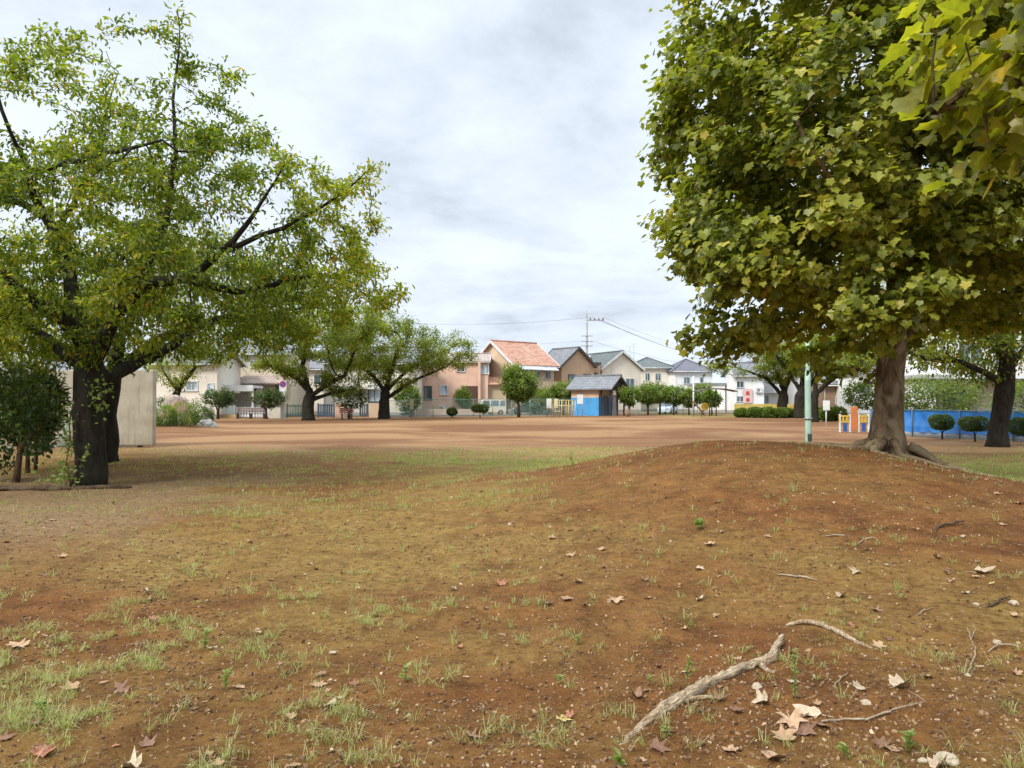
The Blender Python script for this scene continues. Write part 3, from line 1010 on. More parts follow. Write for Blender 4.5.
# ------------------------------------------------------------------ small trees, shrubs, topiary
def bush(name, label, x, y, blobs, nleaf, lsize, mat, cat, stems=None, group=None, style='rand', shape=LEAF_OVAL, stem_r=.035, bark=None, shell=.55):
    z0 = gh(x, y)
    root = empty(name, (x, y, z0)); tag(root, label, cat, group)
    nleaf = int(nleaf * 1.7); lsize = lsize * 1.45
    P_ = ell_points(nleaf, blobs, .03, shell)
    c = np.array([bb[:3] for bb in blobs]).mean(0)
    outw = unit(P_ - c); n = len(P_)
    bump_ = (fbm(P_[:, 0] * 2.6 + x, P_[:, 2] * 2.6 + P_[:, 1] * 2.2, 8, 3) - .5) * 2
    amp = .16 if name in ('topiary', 'trimmed_bush', 'hedge') else .75
    P_ = P_ * (1 + bump_[:, None] * amp * np.array([.8, .8, .35]))
    if amp > .3:
        P_ = P_ + RNG.normal(size=P_.shape) * .11 * max(b[5] for b in blobs)
        k_ = fbm(P_[:, 0] * 3.5, P_[:, 2] * 3.5 + P_[:, 1] * 3, 19, 2) > .36
        P_ = P_[k_]; outw = outw[k_]; bump_ = bump_[k_]
    n = len(P_)
    rnd = RNG.normal(size=(n, 3))
    leaf_cloud('crown', P_, unit(outw + rnd * .7 + np.array([0, 0, .15])), unit(outw + rnd[:, ::-1] * .5 + np.array([0, 0, .6])), lsize * RNG.uniform(.6, 1.3, n),
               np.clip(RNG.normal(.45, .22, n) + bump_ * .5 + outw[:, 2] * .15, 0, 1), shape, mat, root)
    for s in (stems or []):
        mb = MB(); k = len(s)
        mb.tube(s, [stem_r * (1 - .6 * i / (k - 1)) for i in range(k)], 7, wob=.08)
        mb.build('trunk', bark or M_ROOTD, root)
    return root


def stems_for(h, n=3, r=.2, top=.25):
    out = []
    for i in range(n):
        a = random.uniform(0, 2 * PI)
        out.append([(math.cos(a) * r * .3, math.sin(a) * r * .3, -.05), (math.cos(a) * r * .5, math.sin(a) * r * .5, h * .5), (math.cos(a) * (r + top), math.sin(a) * (r + top), h)])
    return out


# camellia thicket at left edge
bush('camellia', 'tall glossy camellia with a leaning bare trunk at the left edge', P(16, 480, 15.6)[0], 15.6,
     [(-.1, 0, 1.5, .75, .7, .62), (.3, 0, 1.0, .5, .5, .5), (-.6, .2, .8, .5, .5, .5), (-.3, .1, 1.95, .45, .4, .35)], 1900, .09, M_LEAF_S, 'shrub',
     [[(0, 0, -.05), (.05, 0, .4), (.1, 0, .8), (.0, 0, 1.5)], [(.1, 0, .7), (.35, 0, 1.0), (.6, .1, 1.4)]], stem_r=.075)
bush('camellia', 'slimmer camellia beside the big one, nearest the cherry trunk', P(45, 466, 18)[0] - .35, 18.2,
     [(0, 0, 1.5, .6, .6, .7), (.2, .1, 2.0, .35, .4, .35)], 2000, .09, M_LEAF_S, 'shrub',
     [[(0, 0, -.05), (.03, 0, .5), (0, 0, 1.3)]], stem_r=.055)
bush('camellia', 'thin camellia half hidden behind the two others at the left edge', P(31, 470, 17.2)[0] - .5, 17.4,
     [(-.2, 0, 1.5, .8, .6, .65), (.1, 0, .8, .4, .4, .35)], 2000, .09, M_LEAF_S, 'shrub', [[(.3, 0, -.05), (.3, 0, .5), (.1, 0, 1.3)]], stem_r=.05)
bush('sapling', 'yellow green sapling between the cherry trunk and the concrete wall', P(66, 450, 20)[0], 20.5,
     [(0, 0, .7, .28, .3, .5)], 420, .09, M_LEAF_A, 'sapling', [[(0, 0, 0), (0, 0, .8)]], stem_r=.02)
# planting round the boulder
for px, py, D_, w_, h_, lab in [(184, 428, 42.5, .95, .62, 'wide azalea mound in front of the boulder, brightest of the clipped azaleas'), (163, 431, 42, .7, .55, 'azalea half hidden by the concrete wall edge'),
                                (193, 420, 46, 1.15, .8, 'taller loose azalea right behind the wide one'), (160, 415, 45.5, .7, .95, 'upright azalea against the boulder'), (204, 424, 44.5, .55, .5, 'small dark azalea next to the grey stone')]:
    xx = P(px, py, D_)[0]
    bush('azalea', lab, xx, D_, [(0, 0, h_ * .9, w_, w_ * .8, h_)], 1700, .07, M_LEAF_A if 'bright' in lab or 'half' in lab else M_LEAF_S, 'shrub', group='clipped azaleas around the boulder')
# small clipped trees at the far edge
for px, Dt, w_, h0, h1, lab in [(218, 66, 1.45, 1.1, 2.35, 'clipped camellia tree in front of the white carport'), (267, 67, 1.35, 1.0, 2.4, 'dark clipped tree behind the park bench'),
                                (349, 68, 1.35, .9, 2.5, 'dark drooping tree above the red chair')]:
    xx = P(px, 418, Dt)[0]
    bush('clipped_tree', lab, xx, Dt, [(0, 0, (h0 + h1) / 2, w_, .9, (h1 - h0) / 2), (.5, 0, h1 - .3, w_ * .6, .7, .5)], 1700, .13, M_LEAF_S, 'tree', stems_for(h0 + .4, 3, .15, .4), stem_r=.11)
bush('round_tree', 'dense round green tree in front of the awning of the orange roofed house', P(519, 417, 74)[0], 74, [(0, 0, 3.0, 1.55, 1.4, 1.35), (-.3, 0, 3.9, .9, .9, .7)], 5200, .17, M_LEAF_A, 'tree', stems_for(2.4, 2, .1, .3), stem_r=.16)
bush('round_tree', 'low round tree between the orange roofed house and the public toilet', P(563, 415, 84)[0], 84, [(0, 0, 2.3, 1.6, 1.3, 1.0), (-1.2, 0, 2.0, 1.0, 1.0, .8)], 3000, .17, M_LEAF_A, 'tree', stems_for(1.9, 2, .1, .3), stem_r=.14)
bush('round_tree', 'small tree at the open end of the public toilet', P(629, 415, 80)[0], 80, [(0, 0, 2.0, 1.0, .9, .8)], 1800, .16, M_LEAF_A, 'tree', stems_for(1.7, 2, .1, .3), stem_r=.1)
for i, (px, Dt, s_, lab) in enumerate([(648, 84, 1.0, 'first of the row of clipped trees right of the public toilet'), (660, 86, 1.05, 'clipped tree directly before the cream house with hipped roof'), (674, 85, .95, 'clipped tree above the pale blue car'),
                                       (689, 84, .8, 'small clipped tree left of the white pole'), (703, 86, 1.0, 'clipped tree right behind the slanted board'), (712, 83, .8, 'clipped tree behind the small canopy')]):
    xx = P(px, 415, Dt)[0]
    bush('clipped_tree', lab, xx, Dt, [(0, 0, 2.2 * s_, 1.15 * s_, 1.0, .95 * s_)], 1900, .16, M_LEAF_A, 'tree', stems_for(1.9 * s_, 2, .08, .25), group='row of clipped trees behind the fence', stem_r=.1)
bush('trimmed_bush', 'small dark trimmed bush in front of the pink house', P(452, 418, 72)[0], 72, [(0, 0, .55, .48, .45, .34)], 700, .11, M_LEAF_S, 'bush', [[(0, 0, 0), (0, 0, .5)]], stem_r=.05)
bush('trimmed_bush', 'box shaped trimmed bush in front of the white van', P(480, 418, 72)[0], 72, [(-.3, 0, .85, .5, .45, .35), (.3, 0, .85, .5, .45, .35)], 1200, .11, M_LEAF_T, 'bush', [[(0, 0, 0), (0, 0, .7)]], stem_r=.06)
bush('climbing_shrub', 'bright green climbing shrub in the entrance of the pink house', P(465, 408, 88)[0], 84, [(0, 0, 2.0, .75, .5, .85), (.2, 0, 1.3, .6, .5, .5)], 1200, .17, M_LEAF_A, 'shrub')
bush('climbing_shrub', 'tall green shrub against the cream house right of the forked cherry', P(409, 412, 80)[0], 79, [(0, 0, 1.7, 1.2, .6, 1.2)], 1800, .17, M_LEAF_A, 'shrub')
bush('garden_shrub', 'pale green shrub behind the fence left of the low round tree', P(537, 413, 84)[0], 86, [(0, 0, 1.7, 1.6, .8, 1.1)], 1800, .17, M_LEAF_A, 'shrub')
# topiary before the blue fence
for px, py, D_, w_, h0, h1, lab in [(942, 438, 32.5, .47, .42, 1.05, 'smallest clipped bush of the three before the blue fence'), (975, 440, 30.5, .58, .42, 1.0, 'wider clipped bush between the smallest one and the dark trunk'),
                                    (1026, 444, 28.3, .66, .35, 1.0, 'clipped bush before the blue fence at the right edge of the photo')]:
    xx = P(px, py, D_)[0]
    bush('topiary', lab, xx, D_, [(-w_ * .35, 0, (h0 + h1) / 2, w_ * .62, .42, (h1 - h0) / 2), (w_ * .35, 0, (h0 + h1) / 2, w_ * .62, .42, (h1 - h0) / 2)], 2600, .05, M_LEAF_T, 'bush',
         stems_for(h0 + .15, 3, .06, .12), group='clipped bushes before the blue fence', stem_r=.028)
bush('garden_shrub', 'pale green overgrown shrub behind the blue fence', P(960, 405, 42)[0], 44, [(0, 0, 1.75, 2.6, 1.0, 1.1), (-1.2, 0, 1.5, 1.4, .9, .9)], 5200, .1, M_LEAF_A, 'shrub')
bush('garden_shrub', 'leafy shrub before the white house wall, left of the plane tree trunk', P(852, 400, 62)[0], 60, [(0, 0, 2.0, 1.5, 1.0, 1.0)], 2200, .13, M_LEAF_A, 'shrub')
bush('garden_shrub', 'green shrub behind the blue fence at the right edge of the photo', P(1010, 405, 40)[0], 39, [(0, 0, 1.4, 1.6, .8, 1.0)], 2600, .1, M_LEAF_A, 'shrub')
# hedges at the far right end of the field
for px, Dt, w_, h_, lab in [(747, 72, 1.0, .75, 'short end piece of clipped hedge under the red sign'), (762, 71, 1.2, .85, 'clipped hedge block left of the twin cherry trunks'), (775, 70, .9, .8, 'rounded hedge block touching the left twin trunk'), (793, 71, .9, .75, 'hedge block between the twin cherry trunks'),
                            (820, 63, 1.0, .95, 'hedge block behind the small white notice sign, left part'), (833, 60, .8, .95, 'hedge block beside the coloured play panels')]:
    xx = P(px, 417, Dt)[0]
    bush('hedge', lab, xx, Dt, [(-w_ * .5, 0, h_ * .55, w_ * .7, .6, h_ * .6), (w_ * .5, 0, h_ * .55, w_ * .7, .6, h_ * .6)], 1600, .13, M_LEAF_A, 'hedge', group='hedge along the far right edge')
# ------------------------------------------------------------------ buildings
def xz(px, py, D_):
    p = P(px, py, D_); return p[0], p[2]


def window(parent, x0, x1, z0, z1, y, fr, gl, mull=1, bar=.07, name='window'):
    mb = MB()
    mb.box(x0, x1, y - .07, y + .02, z1 - bar, z1); mb.box(x0 - .04, x1 + .04, y - .11, y + .02, z0 - .02, z0 + bar)
    mb.box(x0, x0 + bar, y - .068, y + .02, z0 + bar, z1 - bar); mb.box(x1 - bar, x1, y - .068, y + .02, z0 + bar, z1 - bar)
    for k in range(mull):
        c_ = x0 + (x1 - x0) * (k + 1) / (mull + 1)
        mb.box(c_ - bar * .4, c_ + bar * .4, y - .062, y + .02, z0 + bar, z1 - bar)
    w_ = mb.build(name, fr, parent)
    p_ = MB().box(x0 + .01, x1 - .01, y - .03, y - .005, z0 + .01, z1 - .01).build('pane', gl, w_)
    return w_


G1 = glass_mat('window_glass')
G2 = glass_mat('curtained_glass', (.16, .19, .21))
WF = paint('window_frame_white', (.62, .64, .64), .5)
DF = paint('window_frame_dark', (.06, .055, .05), .5)


def roof_profile(hw, eave, ridge, o, t, kind):
    s = (ridge - eave) / hw
    if kind == 'gable':
        return [(-hw - o, eave - o * s), (0, ridge), (hw + o, eave - o * s), (hw + o, eave - o * s + t), (0, ridge + t), (-hw - o, eave - o * s + t)]


def house(label, px, D_, L, W, eave, ridge, kind, wall, roof, rot=0.0, wins=(), cat='house', name='house', group=None, over=.45, t=.16, side_wins=(), front_px=None, trim=None, plinth=True, z0=0.0, two_tone=None):
    """L along local x (ridge direction), W along local y; front face is y=-W/2"""
    x = P(px, 400, D_)[0]
    root = empty(name, (x, D_, z0), math.radians(rot)); tag(root, label, cat, group)
    hw = W / 2; hl = L / 2
    mb = MB()
    if kind == 'gable':
        poly = [(-hw, -.2), (hw, -.2), (hw, eave), (0, ridge - .02), (-hw, eave)]
        n = 5
        vs = [(-hl, y, z) for y, z in poly] + [(hl, y, z) for y, z in poly]
        mb.add(vs, [tuple(range(n)), tuple(reversed(range(n, 2 * n)))] + [(k, k + n, (k + 1) % n + n, (k + 1) % n) for k in range(n)])
    else:
        mb.box(-hl, hl, -hw, hw, -.2, eave)
    mb.build('wall', wall, root)
    o = over
    rb = MB()
    if kind == 'gable':
        pr = roof_profile(hw, eave + .03, ridge + .03, o, t, 'gable'); n = 6
        vs = [(-hl - o, y, z) for y, z in pr] + [(hl + o, y, z) for y, z in pr]
        rb.add(vs, [tuple(range(n)), tuple(reversed(range(n, 2 * n)))] + [(k, k + n, (k + 1) % n + n, (k + 1) % n) for k in range(n)])
        r_ = rb.build('roof', roof, root)
        rc = MB().tube([(-hl - o - .02, 0, ridge + t + .05), (hl + o + .02, 0, ridge + t + .05)], .11, 8); rc.build('ridge_cap', roof, r_)
        s = (ridge - eave) / hw
        for sx in (-1, 1):
            xx = sx * (hl + o + .03)
            for sy in (-1, 1):
                a_ = Vector((xx, 0, ridge + .1)); b_ = Vector((xx, sy * (hw + o), eave - o * s + .1))
                d_ = (b_ - a_); n_ = Vector((0, -d_.z * sy, d_.y * sy)).normalized() * .14
                vs = [a_ + n_ + Vector((-.025, 0, 0)), b_ + n_ + Vector((-.025, 0, 0)), b_ - n_ + Vector((-.025, 0, 0)), a_ - n_ + Vector((-.025, 0, 0))]
                vs += [v + Vector((.05, 0, 0)) for v in vs]
                MB().add(vs, [(0, 1, 2, 3), (7, 6, 5, 4), (0, 4, 5, 1), (1, 5, 6, 2), (2, 6, 7, 3), (3, 7, 4, 0)]).build('barge_board', trim or WF, r_)
    elif kind == 'hip':
        hr = max(.05, hl - hw) if L >= W else .05
        e = eave + .02
        vs = [(-hl - o, -hw - o, e), (hl + o, -hw - o, e), (hl + o, hw + o, e), (-hl - o, hw + o, e),
              (-hl - o, -hw - o, e + .14), (hl + o, -hw - o, e + .14), (hl + o, hw + o, e + .14), (-hl - o, hw + o, e + .14), (-hr, 0, ridge), (hr, 0, ridge)]
        rb.add(vs, [(0, 3, 2, 1), (0, 1, 5, 4), (1, 2, 6, 5), (2, 3, 7, 6), (3, 0, 4, 7), (4, 5, 9, 8), (5, 6, 9), (6, 7, 8, 9), (7, 4, 8)])
        r_ = rb.build('roof', roof, root)
        rc = MB().tube([(-hr, 0, ridge + .03), (hr, 0, ridge + .03)], .1, 6)
        for sx in (-1, 1):
            for sy in (-1, 1): rc.tube([(sx * hr, 0, ridge + .02), (sx * (hl + o), sy * (hw + o), e + .16)], .09, 6)
        rc.build('ridge_cap', roof, r_)
    else:
        rb.box(-hl - .12, hl + .12, -hw - .12, hw + .12, eave - .02, eave + .3); rb.build('roof', roof, root)
    if kind != 'flat':
        MB().tube([(-hl - o, -hw - o - .06, eave - (o * (ridge - eave) / hw if kind == 'gable' else -.05)), (hl + o, -hw - o - .06, eave - (o * (ridge - eave) / hw if kind == 'gable' else -.05))], .06, 6).build('gutter', trim or WF, root)
    if plinth: MB().box(-hl - .03, hl + .03, -hw - .03, hw + .03, -.2, .35).build('plinth', paint('concrete_base', (.36, .35, .33), .8), root)
    # a drain pipe on the corner
    MB().tube([(-hl + .12, -hw - .06, .05), (-hl + .12, -hw - .06, eave - .15)], .04, 6).build('drain_pipe', trim or WF, root)
    for wn in wins:
        x0, x1, za, zb = wn[:4]
        window(root, x0, x1, za, zb, -hw, wn[5] if len(wn) > 5 else WF, wn[4] if len(wn) > 4 else G1, 1 if x1 - x0 > .7 else 0)
    for wn in side_wins:   # windows on the left(-x) / right(+x) gable ends: (side, y0, y1, z0, z1)
        s, y0, y1, za, zb = wn[:5]
        fr = wn[5] if len(wn) > 5 else WF
        xx = s * hl
        mb = MB(); xa, xb = (xx - .02, xx + .07) if s > 0 else (xx - .07, xx + .02)
        mb.box(xa, xb, y0, y1, zb - .07, zb); mb.box(xa, xb, y0 - .04, y1 + .04, za - .02, za + .07); mb.box(xa, xb, y0, y0 + .07, za + .07, zb - .07); mb.box(xa, xb, y1 - .07, y1, za + .07, zb - .07)
        mb.box(xa, xb, (y0 + y1) / 2 - .03, (y0 + y1) / 2 + .03, za + .07, zb - .07)
        w_ = mb.build('window', fr, root)
        xa, xb = (xx - .01, xx + .03) if s > 0 else (xx - .03, xx + .01)
        MB().box(xa, xb, y0 + .01, y1 - .01, za + .01, zb - .01).build('pane', G1, w_)
    return root


def fw(px, D_, boxes, W, *extra):
    """window boxes measured on the facade"""
    cx = P(px, 400, D_)[0]; out = []
    for bx in boxes:
        x0, z1 = xz(bx[0], bx[1], D_ - W / 2); x1, z0 = xz(bx[2], bx[3], D_ - W / 2)
        out.append((x0 - cx, x1 - cx, z0, z1) + tuple(bx[4:]))
    return out


WALL_PINK = paint('stucco_peach', (.66, .44, .33), .85, .1, .6, bumpy=.2)
WALL_BEIGE = paint('stucco_beige', (.62, .47, .33), .85, .1, .6, bumpy=.2)
WALL_TAN = siding('siding_tan', (.5, .34, .22), True, .25)
WALL_CREAM = siding('siding_cream', (.72, .67, .57), True, .22)
WALL_CREAM2 = siding('siding_ivory', (.66, .58, .44), True, .3)
WALL_WHITE = siding('siding_white', (.78, .79, .8), False, .3)
WALL_GREYW = siding('siding_greywhite', (.56, .57, .58), True, .3)
WALL_BROWN = siding('siding_brown', (.28, .18, .12), True, .2)
ROOF_OR = tiles('roof_orange', (.45, .19, .11), (.66, .4, .27))
ROOF_GREY = tiles('roof_grey', (.17, .175, .19), (.25, .255, .27))
ROOF_GREEN = tiles('roof_greygreen', (.1, .12, .115), (.15, .17, .16))
ROOF_PURP = tiles('roof_purplegrey', (.12, .115, .15), (.19, .18, .215))
ROOF_PINK = tiles('roof_pale', (.42, .33, .28), (.5, .4, .34))
METAL = paint('grey_metal', (.3, .31, .32), .4, metal=.4)
WHITE = paint('white_paint', (.7, .71, .71), .5)

# cream house at left
house('cream house with a white framed window row behind the boulder', 196, 72, 6.2, 6, 5.0, 6.2, 'gable', WALL_CREAM, ROOF_GREY, 0,
      fw(196, 72, [(174, 381, 184, 391, G2), (186, 381, 198, 391, G2), (207, 383, 214, 396, G2), (176, 357, 186, 366, G1), (200, 357, 209, 366)], 6))
h2 = house('beige house with pale pink lower roof and dark upper windows behind the white carport', 258, 80, 8.8, 7, 6.4, 8.2, 'gable', WALL_CREAM2, ROOF_GREY, 0,
           fw(258, 80, [(224, 382, 241, 389, G1, DF), (248, 385, 263, 390, G1, DF), (276, 383, 283, 390, G1, DF), (250, 360, 258, 368), (272, 360, 280, 368)], 7))
x0, z0 = xz(244, 383, 76.5); x1, z1 = xz(286, 375, 76.5); cx = P(258, 400, 80)[0]
mb = MB(); n = 4
mb.add([(x0 - cx, -5.0, z0), (x1 - cx, -5.0, z0), (x1 - cx, -3.5, z1), (x0 - cx, -3.5, z1), (x0 - cx, -5.0, z0 - .15), (x1 - cx, -5.0, z0 - .15), (x1 - cx, -3.5, z1 - .15), (x0 - cx, -3.5, z1 - .15)],
       [(0, 1, 2, 3), (7, 6, 5, 4), (0, 4, 5, 1), (1, 5, 6, 2), (2, 6, 7, 3), (3, 7, 4, 0)])
mb.build('lower_roof', ROOF_PINK, h2)
# white carport
cx, _ = xz(240, 400, 72)
cp = empty('carport', (cx, 72, 0)); tag(cp, 'white carport with a closed grey shutter in front of the beige house', 'carport')
MB().box(-1.6, 1.7, -1.4, 1.4, 2.75, 3.0).box(-1.6, 1.7, -1.45, -1.4, 2.45, 3.02).build('canopy', WHITE, cp)
for xx in (-1.5, 1.6): MB().box(xx - .07, xx + .07, -1.3, -1.16, 0, 2.75).build('post', WHITE, cp)
MB().box(-.9, 1.2, 1.0, 1.08, 0, 2.3).build('shutter', siding('shutter_grey', (.42, .43, .43), True, .12), cp)
MB().box(-1.6, -.92, 1.0, 1.1, 0, 2.72).box(1.22, 1.7, 1.0, 1.1, 0, 2.72).build('side_panel', WHITE, cp)

house('cream house with tall dark framed windows behind the forked cherry', 375, 84, 9.5, 7, 5.6, 7.2, 'gable', WALL_CREAM, ROOF_GREY, 0,
      fw(375, 84, [(368, 385, 381, 402, G2, DF), (402, 388, 414, 398, G1), (348, 385, 356, 396), (372, 363, 381, 372), (398, 363, 406, 372)], 7))
# pink house
hp = house('pink stucco house with arched porch and recessed entrance', 453, 92, 8.6, 8, 6.0, 7.0, 'gable', WALL_PINK, ROOF_PINK, 0,
           fw(453, 92, [(480, 365, 489, 374, G2), (424, 386, 432, 400, G1, DF), (440, 385, 448, 395, G2), (457, 362, 465, 372)], 8), over=.25)
cx = P(453, 400, 92)[0]
# recess and arch as panels proud of the wall, their shade painted in colour
x0, z1 = xz(461.5, 386, 88); x1, z0 = xz(478, 410, 88)
MB().box(x0 - cx, x1 - cx, -4.03, -3.9, 0.36, z1).build('entrance_shade', paint('shade_brown', (.09, .05, .035), .9), hp)
ax0, az1 = xz(452.5, 389, 88); ax1, _ = xz(462, 389, 88); r = (ax1 - ax0)
poly = [(ax0 - cx, .36), (ax1 - cx, .36), (ax1 - cx, az1)] + [(ax1 - cx - r * math.sin(a), az1 - r + r * math.cos(a)) for a in np.linspace(.15, PI / 2, 8)]
MB().prism(poly, -4.04, -3.9).build('porch_arch_shade', paint('stucco_shade', (.4, .22, .15), .9), hp)
MB().box(x1 - cx + .02, x1 - cx + .3, -4.5, -3.9, 0.36, 6).build('corner_pillar', WALL_PINK, hp)
# orange tiled house
ho = house('beige house with a big orange tiled gable roof and blue white awning', 514, 96, 6.5, 7.6, 6.0, 8.7, 'gable', WALL_BEIGE, ROOF_OR, 40,
           [(-2.6, -1.0, 3.9, 5.3, G1, WF), (.2, .9, 4.2, 5.2), (1.8, 2.7, 4.2, 5.2), (1.8, 2.4, .9, 2.0)], side_wins=[(-1, -2.4, -1.5, 3.9, 4.9), (-1, 1.5, 2.3, 3.9, 4.9)], over=.5)
mb = MB(); mb.add([(-2.9, -3.83, 6.0), (3.1, -3.83, 6.0), (3.1, -4.9, 5.3), (-2.9, -4.9, 5.3), (-2.9, -3.83, 5.92), (3.1, -3.83, 5.92), (3.1, -4.9, 5.22), (-2.9, -4.9, 5.22)],
                  [(0, 1, 2, 3), (7, 6, 5, 4), (0, 4, 5, 1), (1, 5, 6, 2), (2, 6, 7, 3), (3, 7, 4, 0)])
mb.build('awning', paint('awning_blue_white', (.5, .57, .66), .5), ho)
MB().box(-2.9, 3.1, -4.7, -3.82, 2.95, 3.05).box(-2.9, 3.1, -4.7, -4.64, 3.05, 3.9).build('balcony', WALL_BEIGE, ho)
# garage of it
cx = P(494, 400, 89)[0]
ga = empty('garage', (cx, 90, 0)); tag(ga, 'beige garage with a small orange tiled roof and closed door', 'garage')
x0, z1 = xz(482.5, 385, 88); x1, _ = xz(506, 385, 88)
MB().box(x0 - cx, x1 - cx, -1.4, 1.2, -.1, z1).build('wall', WALL_BEIGE, ga)
_, zt = xz(490, 377.5, 89)
mb = MB(); a0 = x0 - cx - .25; a1 = x1 - cx + .25
mb.add([(a0, -1.9, z1), (a1, -1.9, z1), (a1 - .6, 1.2, zt), (a0 + .5, 1.2, zt), (a0, -1.9, z1 + .14), (a1, -1.9, z1 + .14), (a1 - .6, 1.2, zt + .14), (a0 + .5, 1.2, zt + .14)],
       [(3, 2, 1, 0), (4, 5, 6, 7), (0, 1, 5, 4), (1, 2, 6, 5), (2, 3, 7, 6), (3, 0, 4, 7)])
mb.build('roof', ROOF_OR, ga)
MB().box(x0 - cx + .35, x1 - cx - .35, -1.44, -1.38, .05, z1 - .45).build('door', siding('garage_door', (.5, .38, .25), True, .3), ga)

# tan house with solar-grey roof
house('tan house with grey mono pitched roof and dark windows behind the utility pole', 566, 100, 4.6, 5.6, 6.0, 8.2, 'gable', WALL_TAN, ROOF_GREY, -52,
      [(-1.4, .4, 3.6, 5.2, G1, DF)], side_wins=[(1, -1.7, -.4, 2.9, 4.9, DF), (1, .9, 2.2, 3.2, 5.0, DF)], trim=DF, over=.3)
MB_extra = house('small dark boxy extension house right of the tan one', 589, 103, 2.6, 4, 6.3, 6.3, 'flat', WALL_TAN, DF, 0, [(-.9, .9, 3.7, 5.2, G1, DF)], plinth=False)
house('white house with a wide gable front and grey green roof', 605, 108, 8.5, 6.2, 5.9, 8.1, 'gable', WALL_CREAM, ROOF_GREEN, -65, [(-2, 0, 3.6, 5.0)],
      side_wins=[(1, -1.9, -.4, 2.7, 4.6), (1, .6, 2.0, 2.7, 4.6)], over=.4)
house('cream house with hipped grey roof right of the white gable', 647, 114, 6.3, 6, 6.2, 7.9, 'hip', WALL_CREAM, ROOF_GREEN, 0,
      fw(647, 114, [(645, 373, 650, 381), (655, 373, 661, 381), (635, 388, 645, 391), (655, 388, 664, 391)], 6), over=.4)
house('white house with hipped purple grey roof and a small green wall box', 686, 112, 5.6, 6, 5.6, 7.6, 'hip', WALL_WHITE, ROOF_PURP, 8,
      fw(686, 112, [(680, 377, 687, 384), (697, 377, 701, 383), (692, 393, 697, 402)], 6), over=.4)
house('low white house with blue grey flat roof behind the small canopy', 706, 104, 3.8, 5, 3.6, 3.6, 'flat', WALL_WHITE, METAL, 0, [(-1, .4, 1.2, 2.3)])
house('white house with two rows of windows and a red sign board', 744, 100, 3.6, 5, 4.9, 6.3, 'gable', WALL_WHITE, ROOF_GREY, 0,
      fw(744, 100, [(736, 381, 744, 388), (736, 396, 744, 402)], 5))
house('white house with pale balcony left of the twin cherry trunks', 763, 104, 3.4, 5, 5.2, 6.6, 'gable', WALL_GREYW, ROOF_GREY, 0,
      fw(763, 104, [(754, 395, 769, 404), (756, 378, 764, 384)], 5))
house('pinkish house seen between the twin cherry trunks', 783, 106, 3.2, 5, 4.4, 5.9, 'gable', WALL_PINK, ROOF_PINK, 0, [(-1, 0, 3, 4), (.4, 1.2, .8, 2)])
house('brown house with one dark window left of the plane tree trunk', 830, 82, 3.4, 5, 3.4, 5.0, 'gable', WALL_BROWN, ROOF_GREY, 0,
      fw(830, 82, [(835, 396, 842, 404)], 5))
house('plain white house just left of the plane tree trunk', 858, 78, 3.1, 5, 4.0, 5.4, 'flat', WALL_WHITE, METAL, 0, [(-1, 0, 2.2, 3.2)])
house('distant house with grey hipped roof above the camellias at the left edge', 30, 66, 5.8, 6, 4.0, 5.0, 'hip', WALL_CREAM, ROOF_GREY, 0, [(-1.6, -.4, 1.6, 2.6), (.4, 1.6, 1.6, 2.6)])
house('cream house with grey roof largely hidden behind the thick trunked cherry', 315, 92, 6.0, 6, 5.4, 7.2, 'gable', WALL_CREAM, ROOF_GREY, 0, [(-2, -.4, 3.4, 4.6), (.6, 2.2, 3.4, 4.6), (-1.6, .2, .8, 2.4)])
house('white house behind the far right hedge, largely hidden by the low crowns', 808, 100, 3.6, 5, 5.2, 6.5, 'gable', WALL_GREYW, ROOF_GREY, 0, [(-1, 0, 3, 4), (-.4, 1.2, .8, 2)])

def balcony(root, x0, x1, z, y, mat, dep=.9):
    b_ = MB().box(x0, x1, y - dep, y - .005, z - .12, z).build('balcony', mat, root)
    mb = MB(); mb.box(x0, x1, y - dep, y - dep + .05, z + .92, z + 1.0)
    k = x0 + .04
    while k < x1 - .03: mb.box(k, k + .03, y - dep + .01, y - dep + .04, z, z + .92); k += .14
    for xx in (x0, x1 - .05): mb.box(xx, xx + .05, y - dep + .05, y - .01, z + .92, z + 1.0)
    mb.build('railing', WF, b_)


def ac_unit(root, x, z, y):
    a_ = MB().box(x - .4, x + .4, y - .34, y - .02, z, z + .62).build('air_conditioner', WHITE, root)
    MB().prism([(x - .12 + .22 * math.cos(t), z + .31 + .22 * math.sin(t)) for t in np.linspace(0, 2 * PI, 17)[:-1]], y - .36, y - .33).build('fan_grille', METAL, a_)


for o_ in list(COL.objects):
    if o_.name.split('.')[0] != 'house': continue
    lb = o_['label']
    if 'cream house with tall' in lb: balcony(o_, -3.2, 1.0, 2.9, -3.5, WALL_CREAM); ac_unit(o_, 3.6, .3, -3.5)
    if 'beige house with pale' in lb: balcony(o_, -3.6, -.4, 3.9, -3.5, WALL_CREAM2)
    if 'cream house with hipped' in lb: balcony(o_, -2.9, 2.9, 3.1, -3, WALL_CREAM); ac_unit(o_, -2.2, 3.12, -3)
    if 'white house with hipped' in lb: balcony(o_, -.2, 2.6, 3.0, -3, WALL_WHITE)
    if 'pink stucco' in lb: ac_unit(o_, -.9, .4, -4); ac_unit(o_, -3.7, 3.6, -4)
    if 'pale balcony' in lb: balcony(o_, -1.5, 1.5, 2.7, -2.5, WALL_GREYW)
    if 'two rows of windows' in lb: ac_unit(o_, 1.1, 2.6, -2.5)
    if 'cream house with a white framed' in lb: ac_unit(o_, 2.2, .5, -3)

